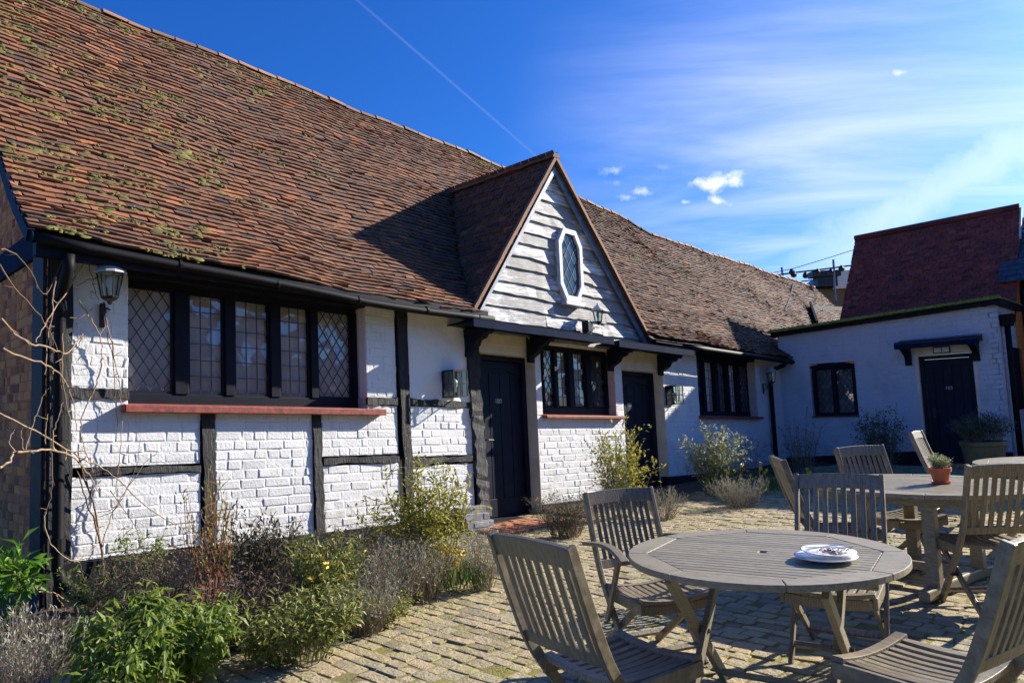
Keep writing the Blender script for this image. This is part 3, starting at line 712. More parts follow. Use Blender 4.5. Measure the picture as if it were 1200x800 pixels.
def lattice(mb, u0, u1, w0, w1, v, du, dw, diamond, fn=Hn, inside=None, t=0.0075):
    if not diamond:
        n1, n2 = max(1, round((u1-u0)/du)), max(1, round((w1-w0)/dw))
        for i in range(1, n1): x = u0+(u1-u0)*i/n1; mb.box(x-t/2, x+t/2, v-.002, v+.006, w0, w1, fn=fn)
        for j in range(1, n2): y = w0+(w1-w0)*j/n2; mb.box(u0, u1, v-.001, v+.007, y-t/2, y+t/2, fn=fn)
        return
    sl = dw/du
    for sg in (1, -1):
        c = -(u1-u0)*sl-4
        k0 = math.floor(((w0-sg*sl*(u1 if sg > 0 else u0)))/(2*dw))-1
        for k in range(k0, k0+80):
            b0 = k*2*dw*0.5*2
            # line w = sg*sl*u + b
            pts = []
            for q in np.linspace(u0, u1, 60):
                ww = sg*sl*q+b0
                if w0 <= ww <= w1 and (inside is None or inside(q, ww)): pts.append((q, ww))
            if len(pts) > 1:
                (xa, ya), (xb, yb) = pts[0], pts[-1]; dx, dy = xb-xa, yb-ya; L = math.hypot(dx, dy); nx, ny = -dy/L*t/2, dx/L*t/2
                vv = v+(.001 if sg > 0 else 0)
                p8 = [(xa-nx, vv-.002, ya-ny), (xb-nx, vv-.002, yb-ny), (xb+nx, vv-.002, yb+ny), (xa+nx, vv-.002, ya+ny), (xa-nx, vv+.006, ya-ny), (xb-nx, vv+.006, yb-ny), (xb+nx, vv+.006, yb+ny), (xa+nx, vv+.006, ya+ny)]
                mb.hexa(fn(np.array(p8)))
def in_oct(q, ww):
    a, b = abs(q-cu), abs(ww-cw); return a < hw and b < hh and (a <= hw*.52 or b <= hh*.6+(hh*.4)*(1-(a-hw*.52)/(hw*.48)))
lt = MB(); lattice(lt, cu-hw, cu+hw, cw-hh, cw+hh, .090, .075, .125, True, Hn, in_oct); part(lt, 'leading', 'came', owin)

# casement windows
def casement(lights, w0, w1, v, uL, uR, parent, fn=Hn, origin=P0, du=.115, dw=.155, sill=None, back='curtain', name='window', fm='frame_paint', sm='sill_red', curtains=None, top=None):
    fr = MB(); f = .05
    fr.box(uL, uR, v-.05, v+.03, w0-.13, w0, fn=fn); fr.box(uL, uR, v-.05, v+.03, w1, w1+.08 if top is None else top, fn=fn)
    edges = [uL]+[x for l in lights for x in l[:2]]+[uR]
    for a, b in zip(edges[0::2], edges[1::2]):
        if b-a > .012: fr.box(a, b, v-.05, v+.042, w0, w1, fn=fn)
    win = fr.build(name, M[fm], parent, origin, bevel=.006)
    gl, ld, cu_ = MB(), MB(), MB(); k = 0
    for a, b, dia in lights:
        s = .022
        fs_ = MB()
        for x0, x1, y0, y1 in ((a, a+s, w0, w1), (b-s, b, w0, w1), (a+s, b-s, w0, w0+s), (a+s, b-s, w1-s, w1)): fs_.box(x0+.001, x1-.001, v-.02, v+.018, y0+.001, y1-.001, fn=fn)
        fs_.build('sash', M[fm], win, (0, 0, 0))
        gl.add(fn([(a+s, v, w0+s), (b-s, v, w0+s), (b-s, v, w1-s), (a+s, v, w1-s)]), ((0, 1, 2, 3),))
        if dia: lattice(ld, a+s, b-s, w0+s, w1-s, v+.003, .055, .085, True, fn)
        else: lattice(ld, a+s, b-s, w0+s, w1-s, v+.003, du, dw, False, fn)
        r = np.random.default_rng(abs(int(a*1000))+7); kk = 14; x = np.linspace(a-.02, b+.02, kk)
        cv = [v-.05+.012*math.sin(i*1.7+r.uniform(0, 1)) for i in range(kk)]
        bm_ = back if curtains is None else curtains[k]
        cmb = MB(); cmb.add(fn([(x[i], cv[i], w0-.05) for i in range(kk)]+[(x[i], cv[i], w1+.04) for i in range(kk)]), [(i, i+1, kk+i+1, kk+i) for i in range(kk-1)])
        cmb.build('curtain', M[bm_], win, (0, 0, 0), smooth=True, fix=False); k += 1
    gl.build('pane', M['glass'], win, (0, 0, 0), fix=False); ld.build('leading', M['came'], win, (0, 0, 0))
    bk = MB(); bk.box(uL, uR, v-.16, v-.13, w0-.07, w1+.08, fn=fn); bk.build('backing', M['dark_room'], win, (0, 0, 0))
    if sill:
        a, b, y0, y1, ov = sill; sb = MB()
        p8 = [(a, v-.03, y0), (b, v-.03, y0), (b, ov, y0), (a, ov, y0), (a, v-.03, y1+.012), (b, v-.03, y1+.012), (b, ov, y1-.014), (a, ov, y1-.014)]
        sb.hexa(fn(np.array(p8))); sb.build('sill', M[sm], win, (0, 0, 0), bevel=.008)
    for c in win.children: c.location = (0, 0, 0)
    for c in win.children: c.data.transform(Matrix.Translation(-Vector(origin)))
    return win
def U(px, py, v): return float(at(px, py, v)[0])
v1 = -.20
lights = [(U(150, 400, v1)-.10, U(203, 400, v1), True), (U(219, 400, v1), U(262, 400, v1), False), (U(273, 400, v1), U(315, 400, v1), False), (U(326, 400, v1), U(362, 405, v1), False), (U(370, 405, v1), U(411, 410, v1), True)]
casement(lights, 1.50, 2.45, v1, lights[0][0]-.04, -1.795, cot, sill=(-4.26, -1.62, 1.322, 1.402, .11), curtains=['blind_grey', 'blind_grey', 'blind_grey', 'blind_grey', 'curtain'], top=2.5)
v2 = -.16
lights = [(U(636, 450, v2), U(648, 450, v2), True), (U(652, 450, v2), U(665, 450, v2), False), (U(671, 450, v2), U(685, 450, v2), False), (U(691, 450, v2), U(708, 450, v2), True)]
casement(lights, 1.47, 2.29, v2, lights[0][0]-.03, 2.728, cot, du=.11, dw=.14, sill=(1.03, 2.87, 1.305, 1.362, .09), curtains=['curtain', 'curtain', 'curtain', 'blind_dark'], top=2.40)
v3 = -.18
lights = [(U(816, 450, v3)-.02, U(822, 450, v3), True), (U(825, 450, v3), U(836, 450, v3), False), (U(840, 450, v3), U(850, 450, v3), False), (U(853, 450, v3), U(862, 450, v3), False), (U(865, 450, v3), U(876, 450, v3), True)]
casement(lights, 1.45, 2.40, v3, lights[0][0]-.03, 7.478, cot, du=.13, dw=.155, sill=(5.18, 7.52, 1.328, 1.385, .10), curtains=['blind_dark', 'curtain', 'blind_dark', 'blind_grey', 'blind_dark'], top=2.475)
# reveals
for uu, va, w0, w1 in ((-1.795, v1, 1.40, 2.49), (2.729, v2, 1.352, 2.40), (7.479, v3, 1.38, 2.47), ):
    rv = MB(); rv.box(uu, uu+.008, va-.1, .006, w0, w1, fn=Hn); part(rv, 'window_reveal', 'reveal_pink')

# doors
def plank_door(uL, uR, w0, w1, v, parent, number, fn=Hn, origin=P0, nx=.5, nz=.73, mat='navy_paint', planks=4, size=.085):
    d = MB(); f = .07
    d.box(uL, uL+f, v-.06, v+.05, w0, w1, fn=fn); d.box(uR-f, uR, v-.06, v+.05, w0, w1, fn=fn); d.box(uL+f, uR-f, v-.06, v+.05, w1-f, w1, fn=fn)
    dr = d.build('door', M[mat], parent, origin, bevel=.006)
    lf = MB(); a, b = uL+f+.004, uR-f-.004; sw = (b-a)/planks
    lf.box(a, b, v-.05, v-.006, w0+.02, w1-f-.004, fn=fn)
    for i in range(planks): lf.box(a+i*sw+.005, a+(i+1)*sw-.005, v-.006, v+.006, w0+.25, w1-f-.16, fn=fn)
    n_ = 10; arch = [(a, v-.006, w1-f-.006), (a, v-.006, w1-f-.17)]
    top = []
    for i in range(n_+1):
        t = i/n_; top.append((a+(b-a)*t, v-.006, w1-f-.20+.10*math.sin(math.pi*t)))
    poly = top+[(b, v-.006, w1-f-.006), (a, v-.006, w1-f-.006)]
    q = fn(np.array(poly)); lf.prism(q, (fn(np.array([(0, 1., 0)]))-fn(np.array([(0, 0., 0)])))[0]*.02)
    lf.box(a, b, v-.006, v+.014, w0+.02, w0+.25, fn=fn)
    leaf = lf.build('door_leaf', M[mat], dr, origin, bevel=.004)
    hd = MB(); hx = a+.09; hz = w0+(w1-w0)*.47
    hd.box(hx-.02, hx+.02, v+.004, v+.014, hz-.09, hz+.09, fn=fn)
    hd.tube(fn(np.array([(hx, v+.01, hz+.02), (hx, v+.05, hz+.02), (hx+.02, v+.055, hz+.02), (hx+.11, v+.055, hz+.015)])), .009); hd.build('handle', M['iron'], dr, origin)
    # numerals
    cv = bpy.data.curves.new('numeral', 'FONT'); cv.body = number; cv.size = size; cv.extrude = .002; cv.align_x = 'CENTER'
    tmp = bpy.data.objects.new('numeral', cv); COL.objects.link(tmp); dg = bpy.context.evaluated_depsgraph_get(); dg.update()
    me = bpy.data.meshes.new_from_object(tmp.evaluated_get(dg)); bpy.data.objects.remove(tmp)
    co = np.array([x.co[:] for x in me.vertices]); c0 = np.array([a+(b-a)*nx, v+.009, w0+(w1-w0)*nz])
    L3 = np.stack([c0[0]+co[:, 0], c0[1]+co[:, 2], c0[2]+co[:, 1]], 1) if fn is not An else np.stack([c0[0]+co[:, 0], c0[1]+co[:, 2], c0[2]+co[:, 1]], 1)
    wv = fn(L3)-np.asarray(origin)
    for x, c in zip(me.vertices, wv): x.co = c
    me.materials.clear(); me.materials.append(M['digit']); o = bpy.data.objects.new('number', me); COL.objects.link(o); o.parent = dr
    return dr
# annexe frame: a along the annexe front (away from the cottage), out towards the camera side
AU = 8.66
def An(a):
    a = np.asarray(a, float); return Ln(np.stack([AU-a[:, 1], a[:, 0], a[:, 2]], 1))
plank_door(-0.02, .925, .02, 2.13, -.22, cot, '100', nx=.45, nz=.705)
plank_door(3.02, 4.075, .16, 2.08, -.22, cot, '101', nx=.33, nz=.705)
for uL, uR, w0, w1, wt in ((-0.13, .928, -.1, 2.13, 2.46), (2.93, 4.078, -.05, 2.08, 2.44)):
    jm = MB(); jm.box(uR, uR+.008, -.3, .007, w0, w1+.12, fn=Hn); jm.box(uL, uR, -.26, -.012, w1+.001, wt, fn=Hn); jm.box(uL, uR+.0, -.14, .004, w1+.12, wt, fn=Hn)
    part(jm, 'door_surround', 'jamb_cream')
tr = MB(); tr.box(-.13, .93, -.3, .12, -.3, .03, fn=Hn); part(tr, 'threshold', 'plinth_black', bevel=.01)
tr = MB(); tr.box(2.93, 4.08, -.3, .10, -.3, .17, fn=Hn); part(tr, 'threshold', 'plinth_black', bevel=.01)
ds = MB(); r = np.random.default_rng(4)
for i in range(9):
    for j in range(6):
        a, b = -.55+i*.115, .14+j*.105; z0 = r.normal(0.012, .003)
        ds.box(a+.003, a+.112, b+.003, b+.102, -.06, z0+.012+.05*a, r.random(), fn=Hn)
part(ds, 'doorstep', 'terracotta_step', bevel=.006)

# hoods over the two doors: board, fascia and carved brackets
def hood(u0, u1, w, dep, brackets, parent=cot, fn=Hn, origin=P0, m='blue_board', rise=-.045, fas=.09, top='blue_board', bs=1.0):
    h = MB()
    h.hexa(fn(np.array([(u0, .0, w), (u1, .0, w), (u1, dep, w-.02), (u0, dep, w-.02), (u0, .0, w+rise+.04), (u1, .0, w+rise+.04), (u1, dep, w+.02), (u0, dep, w+.02)])))
    hd = h.build('door_hood', M['frame_paint'], parent, origin, bevel=.006)
    f = MB(); f.box(u0-.01, u1+.01, dep+.001, dep+.028, w-.06, w-.06+fas, fn=fn); f.build('fascia', M[m], hd, origin, bevel=.004)
    l = MB(); l.hexa(fn(np.array([(u0, .0, w+rise+.043), (u1, .0, w+rise+.043), (u1, dep+.03, w+.034), (u0, dep+.03, w+.034), (u0, .0, w+rise+.05), (u1, .0, w+rise+.05), (u1, dep+.03, w+.042), (u0, dep+.03, w+.042)]))); l.build('lead_flashing', M[top], hd, origin)
    for bu in brackets:
        b = MB(); pr = [(0.0, -.02), (dep-.03, -.02), (dep-.03, -.075), (dep-.06, -.105), (dep-.11, -.10), (dep-.15, -.145), (dep-.23, -.16), (dep-.275, -.23), (.055, -.30), (.05, -.36), (0.0, -.36)]
        q = fn(np.array([(bu-.055, x*1.0, w+y*bs) for x, y in pr])); off = (fn(np.array([(bu+.055, 0, 0)]))-fn(np.array([(bu-.055, 0, 0)])))[0]
        b.prism(q, off); b.build('bracket', M['frame_paint'], hd, origin, bevel=.005)
    return hd
hood(-.62, 2.10, 2.41, .46, (-.30, .83))
hood(2.24, 4.30, 2.39, .46, (2.62, 4.00))


# gutters and downpipes
gu = MB(); pa = [H(u, .335, 2.575+np.interp(u, EAVE_U, EAVE_A)*.95-.02*math.sin((u+5)*2.2)*.4) for u in np.linspace(-4.98, -.16, 14)]
gu.tube(pa, .042, 10); gutter = part(gu, 'gutter', 'gutter', smooth=True)
gc = MB(); gc.tube([pa[0]-Dv*.012, pa[0]-Dv*.002], .047, 10); part(gc, 'end_cap', 'blue_board', gutter)
for u in (-3.9, -3.0, -2.1, -1.2, -.4):
    c = H(u, .335, 2.575+np.interp(u, EAVE_U, EAVE_A)*.95); b = MB(); b.tube([c-Dv*.012, c+Dv*.012], .049, 10); part(b, 'gutter_bracket', 'gutter', gutter)
gu = MB(); pa = [H(u, .33, 2.51-.0*u) for u in np.linspace(4.3, 8.55, 8)]; gu.tube(pa, .05, 8); part(gu, 'gutter', 'gutter', smooth=True)
fa = MB(); fa.box(-4.95, -.2, .20, .30, 2.50, 2.60, fn=Hn); fa.box(-4.62, -.3, .02, .20, 2.585, 2.62, fn=Hn); part(fa, 'eaves_board', 'frame_paint')
fa = MB(); fa.box(3.55, 8.64, .012, .27, 2.53, 2.585, fn=Hn); part(fa, 'eaves_board', 'frame_paint')
dp = MB(); x0 = -4.74
dp.tube([H(x0, .335, 2.53), H(x0, .33, 2.42), H(x0, .22, 2.30), H(x0, .12, 2.22), H(x0, .11, 2.0), H(x0, .11, 1.0), H(x0, .11, .12), H(x0+.02, .14, .02), H(x0+.08, .22, -.06), H(x0+.20, .33, -.13)], .042, 12)
dpo = part(dp, 'downpipe', 'gutter', smooth=True)
for w in (2.16, 1.15, .3):
    c = MB(); c.tube([H(x0, .11, w-.05), H(x0, .11, w+.05)], .051, 12); part(c, 'pipe_collar', 'gutter', dpo)
dp = MB(); x0 = 7.98
dp.tube([H(x0+.25, .33, 2.49), H(x0+.2, .30, 2.42), H(x0, .10, 2.32), H(x0, .08, 2.1), H(x0, .08, 1.0), H(x0, .08, .12)], .045, 10); part(dp, 'downpipe', 'gutter', smooth=True)
# ================================================================== annexe at the far end of the yard
ann = thing('annexe', 'low white annexe with flat mossy-edged roof, black door and red tiled roof rising behind', 'annexe', tuple(P0+Dv*AU))
AO = P0+Dv*AU
def apart(mb, name, m, parent=ann, **k): return mb.build(name, M[m], parent, AO, **k)
def atop(a): return 2.645+.045*a
aw = MB()
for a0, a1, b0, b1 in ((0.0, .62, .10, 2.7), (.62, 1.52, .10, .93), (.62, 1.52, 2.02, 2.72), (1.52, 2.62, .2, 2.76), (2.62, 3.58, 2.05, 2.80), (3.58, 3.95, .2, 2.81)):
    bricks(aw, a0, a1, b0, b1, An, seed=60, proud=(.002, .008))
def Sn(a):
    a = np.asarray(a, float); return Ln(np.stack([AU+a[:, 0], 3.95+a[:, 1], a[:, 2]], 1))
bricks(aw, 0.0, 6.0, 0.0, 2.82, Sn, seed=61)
apart(aw, 'wall', 'annexe_white_shaded')
b = MB(); b.hexa(An(np.array([(0, -.1, -.1), (2.62, -.1, -.1), (2.62, .03, -.1), (0, .03, -.1), (0, -.1, .10), (2.62, -.1, .27), (2.62, .03, .27), (0, .03, .10)])))
b.box(3.58, 3.98, -.1, .03, -.1, .26, fn=An); apart(b, 'plinth', 'plinth_black')
cpg = MB()
p8 = [(-.1, -2.0, atop(-.1)), (4.06, -2.0, atop(4.06)), (4.06, .12, atop(4.06)), (-.1, .12, atop(-.1)), (-.1, -2.0, atop(-.1)+.10), (4.06, -2.0, atop(4.06)+.10), (4.06, .12, atop(4.06)+.10), (-.1, .12, atop(-.1)+.10)]
cpg.hexa(An(np.array(p8))); cop = apart(cpg, 'flat_roof', 'frame_paint', bevel=.01)
ms = MB()
for i in range(1500):
    a = rng.uniform(-.08, 4.05); out = .128-abs(rng.normal(0, .014)); cushion(An(np.array([(a, out, atop(a)+.090)]))[0], np.array([0, 0, 1.]), rng.gamma(3, .009), rng.uniform(.03, .065), rng.uniform(.5, 1))
for i in range(260):
    out = rng.uniform(-1.9, .1); cushion(An(np.array([(4.04, out, atop(4.04)+.098)]))[0], np.array([0, 0, 1.]), rng.uniform(.015, .045), rng.uniform(.012, .03), rng.uniform(.4, 1))
o = apart(ms, 'moss', 'yellow_moss', cop, smooth=True, fix=False); o['kind'] = 'stuff'
casement([(.70, 1.04, True), (1.10, 1.44, True)], .99, 1.90, -.10, .64, 1.50, ann, fn=An, origin=AO, sill=(.60, 1.54, .925, .955, .05), curtains=['blind_dark', 'blind_dark'], top=1.95)
hd_ = MB(); n_ = 12
for i in range(n_):
    x0, x1 = .62+.9*i/n_, .62+.9*(i+1)/n_; z0, z1 = 1.95+.075*math.sin(math.pi*i/n_), 1.95+.075*math.sin(math.pi*(i+1)/n_)
    hd_.hexa(An(np.array([(x0, -.1, 1.93), (x1, -.1, 1.93), (x1, -.03, 1.93), (x0, -.03, 1.93), (x0, -.1, z0+.01), (x1, -.1, z1+.01), (x1, -.03, z1+.01), (x0, -.03, z0+.01)])))
apart(hd_, 'arched_lintel', 'frame_paint')
plank_door(2.66, 3.54, .02, 2.02, -.10, ann, '103', fn=An, origin=AO, nx=.5, nz=.68, planks=5)
jm = MB(); jm.box(2.60, 2.66, -.1, .012, 0, 2.18, fn=An); jm.box(3.54, 3.60, -.1, .012, 0, 2.18, fn=An); jm.box(2.661, 3.539, -.1, .012, 2.023, 2.18, fn=An); apart(jm, 'door_surround', 'jamb_cream')
sg = MB(); sg.box(2.93, 3.21, .013, .05, 2.045, 2.165, fn=An); sgo = apart(sg, 'door_light', 'iron', bevel=.006)
sg = MB(); sg.box(2.95, 3.065, .05, .056, 2.062, 2.148, fn=An); sg.box(3.08, 3.19, .05, .056, 2.062, 2.148, fn=An); apart(sg, 'diffuser', 'frosted', sgo)
hood(2.38, 3.72, 2.22, .34, (2.50, 3.60), ann, An, AO, 'blue_board', .07, .13, top='slate')
dp = MB(); dp.tube(Sn(np.array([(.32, .10, 2.6), (.32, .10, 1.5), (.32, .10, .05)])), .05, 10); dpo = apart(dp, 'downpipe', 'gutter', smooth=True)
hp = MB(); q = Sn(np.array([(.22, .02, 2.45), (.42, .02, 2.45), (.42, .18, 2.45), (.22, .18, 2.45), (.18, .01, 2.66), (.46, .01, 2.66), (.46, .22, 2.66), (.18, .22, 2.66)])); hp.hexa(q); apart(hp, 'hopper', 'gutter', dpo, bevel=.008)
w_ = MB(); w_.box(.95, 1.9, .001, .02, .95, 2.1, fn=Sn); apart(w_, 'side_window', 'frame_paint')
# red tiled roof behind the flat roof
ru0, rz0, ru1, rz1, rv0, rv1 = 10.25, 2.62, 12.04, 5.10, .63, 3.98
rr_ = MB(); LS = math.hypot(ru1-ru0, rz1-rz0)
def red_surf(a, s):
    t = s/LS; return Ln([(ru0+(ru1-ru0)*t, -a, rz0+(rz1-rz0)*t+.012*a*0+.03*math.sin(a*1.1)*t-.04*math.sin(math.pi*min(1, t)))])[0]
tiles(rr_, red_surf, -rv1, -rv0, 0.0, LS, seed=41, wid=.16, gauge=.092)
rr_.add(Ln([(ru0, rv0+.02, rz0-.11), (ru0, rv1-.02, rz0-.11), (ru1, rv1-.02, rz1-.10), (ru1, rv0+.02, rz1-.10)]), ((0, 1, 2, 3),), .2)
rr_.add(Ln([(ru1, rv0, rz1-.03), (ru1, rv1, rz1-.03), (ru1+1.8, rv1, rz0), (ru1+1.8, rv0, rz0)]), ((0, 1, 2, 3),), .4)
rro = apart(rr_, 'red_tile_roof', 'red_tile', fix=False)
eg = MB()
for vv in (rv0+.03, rv1-.03): eg.prism(Ln([(ru0+.05, vv, 0), (ru1+1.75, vv, 0), (ru1+1.75, vv, rz0), (ru1, vv, rz1-.06), (ru0+.05, vv, rz0-.05)]), Nv*.02)
apart(eg, 'gable_end', 'red_brick')
rg = MB(); v = rv0
while v < rv1:
    rg.tube([Ln([(ru1, v, rz1+.015+.012*(v-rv0))])[0], Ln([(ru1, v+.30, rz1+.02+.012*(v-rv0))])[0]], .07, 8, rng.random()*.4); v += .305
apart(rg, 'ridge_tiles', 'red_tile', rro)
vb = MB(); vb.sweep(Ln([(ru0+(ru1-ru0)*t, rv1+.02, rz0+(rz1-rz0)*t+.0) for t in np.linspace(0.72, 1, 6)]), Nv, .03, .08); apart(vb, 'verge_board', 'white_wood')
# dark lead upstand over the junction of the two roofs
def roof_hit(px, py):
    d = pix_dir(px, py); 
    for t in np.arange(12, 34, .01):
        p = CAM+d*t; u = (p-P0)@Dv; v = (p-P0)@Nv; w = p[2]+K*u
        if v < .3 and w < roof_w(u, v): return p
    return p
ups = MB(); a, b, c = roof_hit(957, 385), roof_hit(949, 362), roof_hit(986, 363); zz = np.array([0, 0, 1.])
for p, q, hh_ in ((a, b, .22), (b, c, .10)):
    n_ = np.cross(q-p, zz); n_ /= np.linalg.norm(n_); ups.prism([p-zz*.15, q-zz*.15, q+zz*hh_, p+zz*hh_], n_*.06)
apart(ups, 'lead_upstand', 'plinth_black')

# neighbouring slate-roofed wing, mostly out of the picture at the right
sw_ = thing('slate_roofed_wing', 'blue-grey slate roof and dark wall at the right edge beyond the red tiled roof', 'house', tuple(Ln([(11, 5, 0)])[0]))
SO = Ln([(11, 5, 0)])[0]
w_ = MB(); w_.box(10.98, 15.0, 4.02, 7.4, -.1, 3.3, fn=Ln); w_.box(11.30, 14.6, 3.99, 7.4, 3.3, 3.5, fn=Ln); w_.build('wall', M['frame_paint'], sw_, SO)
sl_ = MB()
def sl_surf(a, s):
    t = s/2.0; return Ln([(10.75+1.4*t, -a, 3.45+1.42*t)])[0]
tiles(sl_, sl_surf, -7.5, -3.66, 0, 2.0, wid=.25, gauge=.17, seed=51, lift=.010)
sl_.add(Ln([(10.85, 3.72, 3.45), (10.85, 7.5, 3.45), (12.15, 7.5, 4.83), (12.15, 3.72, 4.83)]), ((0, 1, 2, 3),), .2)
sl_.add(Ln([(12.3, 4.9, 5.05), (12.3, 7.5, 5.05), (11.6, 7.5, 3.9), (11.6, 4.9, 3.9), (13.6, 7.5, 3.9), (13.6, 4.9, 3.9)]), ((0, 1, 2, 3), (1, 0, 5, 4), (0, 3, 5), (1, 4, 2)), .2)  # unseen taller hip, added out of view so its shadow reaches the far yard
sl_.add(Ln([(12.15, 3.72, 4.85), (12.15, 7.5, 4.85), (15, 7.5, 3.3), (15, 3.72, 3.3)]), ((0, 1, 2, 3),), .2); sl_.build('slate_roof', M['slate'], sw_, SO, fix=False)
g_ = MB(); g_.box(10.93, 10.99, 4.2, 5.0, 2.95, 3.40, fn=Ln); g_.build('window', M['iron'], sw_, SO)

# houses behind and opposite
def deep(px, py, dep):
    d = pix_dir(px, py); return CAM+d*dep/(d@CF)
hb = deep(975, 345, 31); fh = thing('distant_house', 'dark hip-roofed house with a chimney seen in the gap beyond the long brown roof', 'house', (hb[0], hb[1], 0)); FO = (hb[0], hb[1], 0)
def FHn(a):
    a = np.asarray(a, float); X = CR*[1, 1, 0]; X /= np.linalg.norm(X); Y = np.array([-X[1], X[0], 0]); return np.array(FO)+a[:, 0:1]*X+a[:, 1:2]*Y+a[:, 2:3]*[0, 0, 1]
zb = hb[2]
w_ = MB(); w_.box(-.75, 2.6, .0, 3, 0, zb+.25, fn=FHn); w_.build('wall', M['bark'], fh, FO)
w_ = MB(); w_.add(FHn(np.array([(-1.0, -.3, zb+.2), (2.9, -.3, zb+.2), (2.9, 3.3, zb+.2), (-1.0, 3.3, zb+.2), (.4, 1.4, zb+1.25), (1.6, 1.4, zb+1.25)])), ((0, 1, 5, 4), (1, 2, 5), (2, 3, 4, 5), (3, 0, 4), (3, 2, 1, 0))); w_.build('roof', M['slate'], fh, FO)
w_ = MB(); w_.box(-.95, .25, -.5, .1, zb+.72, zb+.98, fn=FHn); w_.box(-.75, .1, -.45, .05, zb+.3, zb+.72, fn=FHn); w_.build('chimney', M['iron'], fh, FO, bevel=.03)

fl = thing('festoon_lights', 'string of dark lamps on cables and posts beyond the far end of the brown roof', 'string lights', tuple(deep(977, 350, 25)*[1, 1, 0])); FLO = deep(977, 350, 25)*[1, 1, 0]
for px, y0, y1, dep in ((976.5, 304, 352, 25), (916, 313, 335, 25)):
    b = MB(); b.tube([deep(px, y0, dep), deep(px+2.5, y1, dep)], .035, 6); b.build('post', M['shaded_barge'], fl, FLO)
for pts, r in ((((900, 324), (930, 319.5), (960, 316), (998, 311)), .028), (((890, 323), (930, 314.5), (965, 304), (1006, 291)), .012), (((925, 332), (945, 329), (962, 327)), .022)):
    b = MB(); b.tube([deep(x, y, 25) for x, y in pts], r, 5); b.build('cable', M['cable'], fl, FLO)
for x, y in ((930, 321), (944, 322), (958, 318), (974, 318), (986, 314), (928, 318)):
    b = MB(); c = deep(x, y, 24.9); b.lathe([(.02, .1), (.07, .06), (.11, -.02), (.10, -.08), (.04, -.12)], 8, c); b.build('lamp', M['iron'], fl, FLO)
b = MB(); b.tube([roof_hit(930, 335)+zz*.08, roof_hit(926, 350)+zz*.05, roof_hit(920, 366)+zz*.05], .02, 5); b.build('cable', M['cable'], fl, FLO)

oh = thing('brick_house', 'long brick house with a tiled roof standing across the yard behind the viewer', 'house', tuple(Ln([(0, 14, 0)])[0])); OO = Ln([(0, 14, 0)])[0]
w_ = MB(); w_.box(-14, 12, 14, 20, -.1, 3.0, fn=Ln); w_.build('wall', M['red_brick'], oh, OO)
w_ = MB()
w_.add(Ln([(-14.2, 13.7, 2.9), (3.6, 13.7, 2.9), (3.6, 17, 6.6), (-14.2, 17, 6.6), (3.6, 20.3, 2.9), (-14.2, 20.3, 2.9)]), ((0, 1, 2, 3), (3, 2, 4, 5), (1, 4, 2)), .4)
w_.add(Ln([(3.6, 13.7, 2.9), (12.2, 13.7, 2.9), (12.2, 16, 4.6), (3.6, 16, 4.6), (12.2, 20.3, 2.9), (3.6, 20.3, 2.9)]), ((0, 1, 2, 3), (3, 2, 4, 5)), .4)
for u in (4.6, 6.2): w_.add(Ln([(u, 13.65, 2.95), (u+1.3, 13.65, 2.95), (u+.65, 13.65, 4.3), (u+.65, 15.5, 4.3)]), ((0, 1, 2), (0, 2, 3), (2, 1, 3)), .2)
w_.build('roof', M['roof_tile'], oh, OO)

# ================================================================== lamps fixed to the walls
RZ = math.atan2(-Dv[1], -Dv[0])
def make_lantern():
    t = thing('wall_lantern', '', 'lantern', (0, 0, 0), RZ, 'black carriage lanterns')
    fr, gl, cp, br, bu = MB(), MB(), MB(), MB(), MB()
    n = 6; zb, zt, rb, rt_ = -.13, .07, .062, .098; cy = .19
    ring = lambda r, z: [np.array([r*math.cos(2*math.pi*(k+.5)/n), cy+r*math.sin(2*math.pi*(k+.5)/n), z]) for k in range(n)]
    A, B = ring(rb, zb), ring(rt_, zt)
    for k in range(n):
        fr.tube([A[k], B[k]], .0065, 5); fr.tube([A[k], A[(k+1) % n]], .007, 5); fr.tube([B[k], B[(k+1) % n]], .008, 5)
        gl.add([A[k]*.985+np.array([0, cy*.015, 0]), A[(k+1) % n]*.985+np.array([0, cy*.015, 0]), B[(k+1) % n]*.985+np.array([0, cy*.015, 0]), B[k]*.985+np.array([0, cy*.015, 0])], ((0, 1, 2, 3),))
    fr.lathe([(.066, 0), (.05, -.02), (.022, -.035), (.012, -.06)], 12, (0, cy, zb))
    cp.lathe([(.13, -.004), (.128, .006), (.035, .095), (.026, .10), (.012, .108), (.017, .122), (.004, .142)], 12, (0, cy, zt))
    bu.lathe([(.012, -.10), (.014, -.06), (.03, -.03), (.034, 0), (.024, .03), (.004, .042)], 12, (0, cy, 0))
    br.box(-.022, .022, .0, .014, -.36, -.16)
    th = np.linspace(0, 1, 14); br.tube([(0, .01+.18*q**.8, -.30+.07*math.sin(q*math.pi*1.2)-.02*q+.13*q*q) for q in th], .008, 6)
    br.tube([(0, .01+.10*q, -.20+.045*math.sin(q*5)) for q in th], .006, 6)
    fo = fr.build('frame', M['iron'], t); gl.build('pane', M['lamp_glass'], fo, fix=False); cp.build('cap', M['lead'], t, smooth=False); br.build('bracket', M['iron'], t); bu.build('bulb', M['frosted'], t, smooth=True)
    return t
lan = make_lantern()
def wall_spot(px, py, v): u, w = at(px, py, v); return H(u, 0.012, w)
def place_l(px, py, v=.19, dv=0.0): u, w = at(px, py, v+dv); return tuple(H(u, dv+.015, w+.02))
lan.location = place_l(128, 333); lan['label'] = 'black carriage lantern with grey cap on the white wall near the left downpipe'; 
dup(lan, place_l(702, 370, dv=.075), RZ, 'black carriage lantern on the weathered white boards of the gable', None, .82)
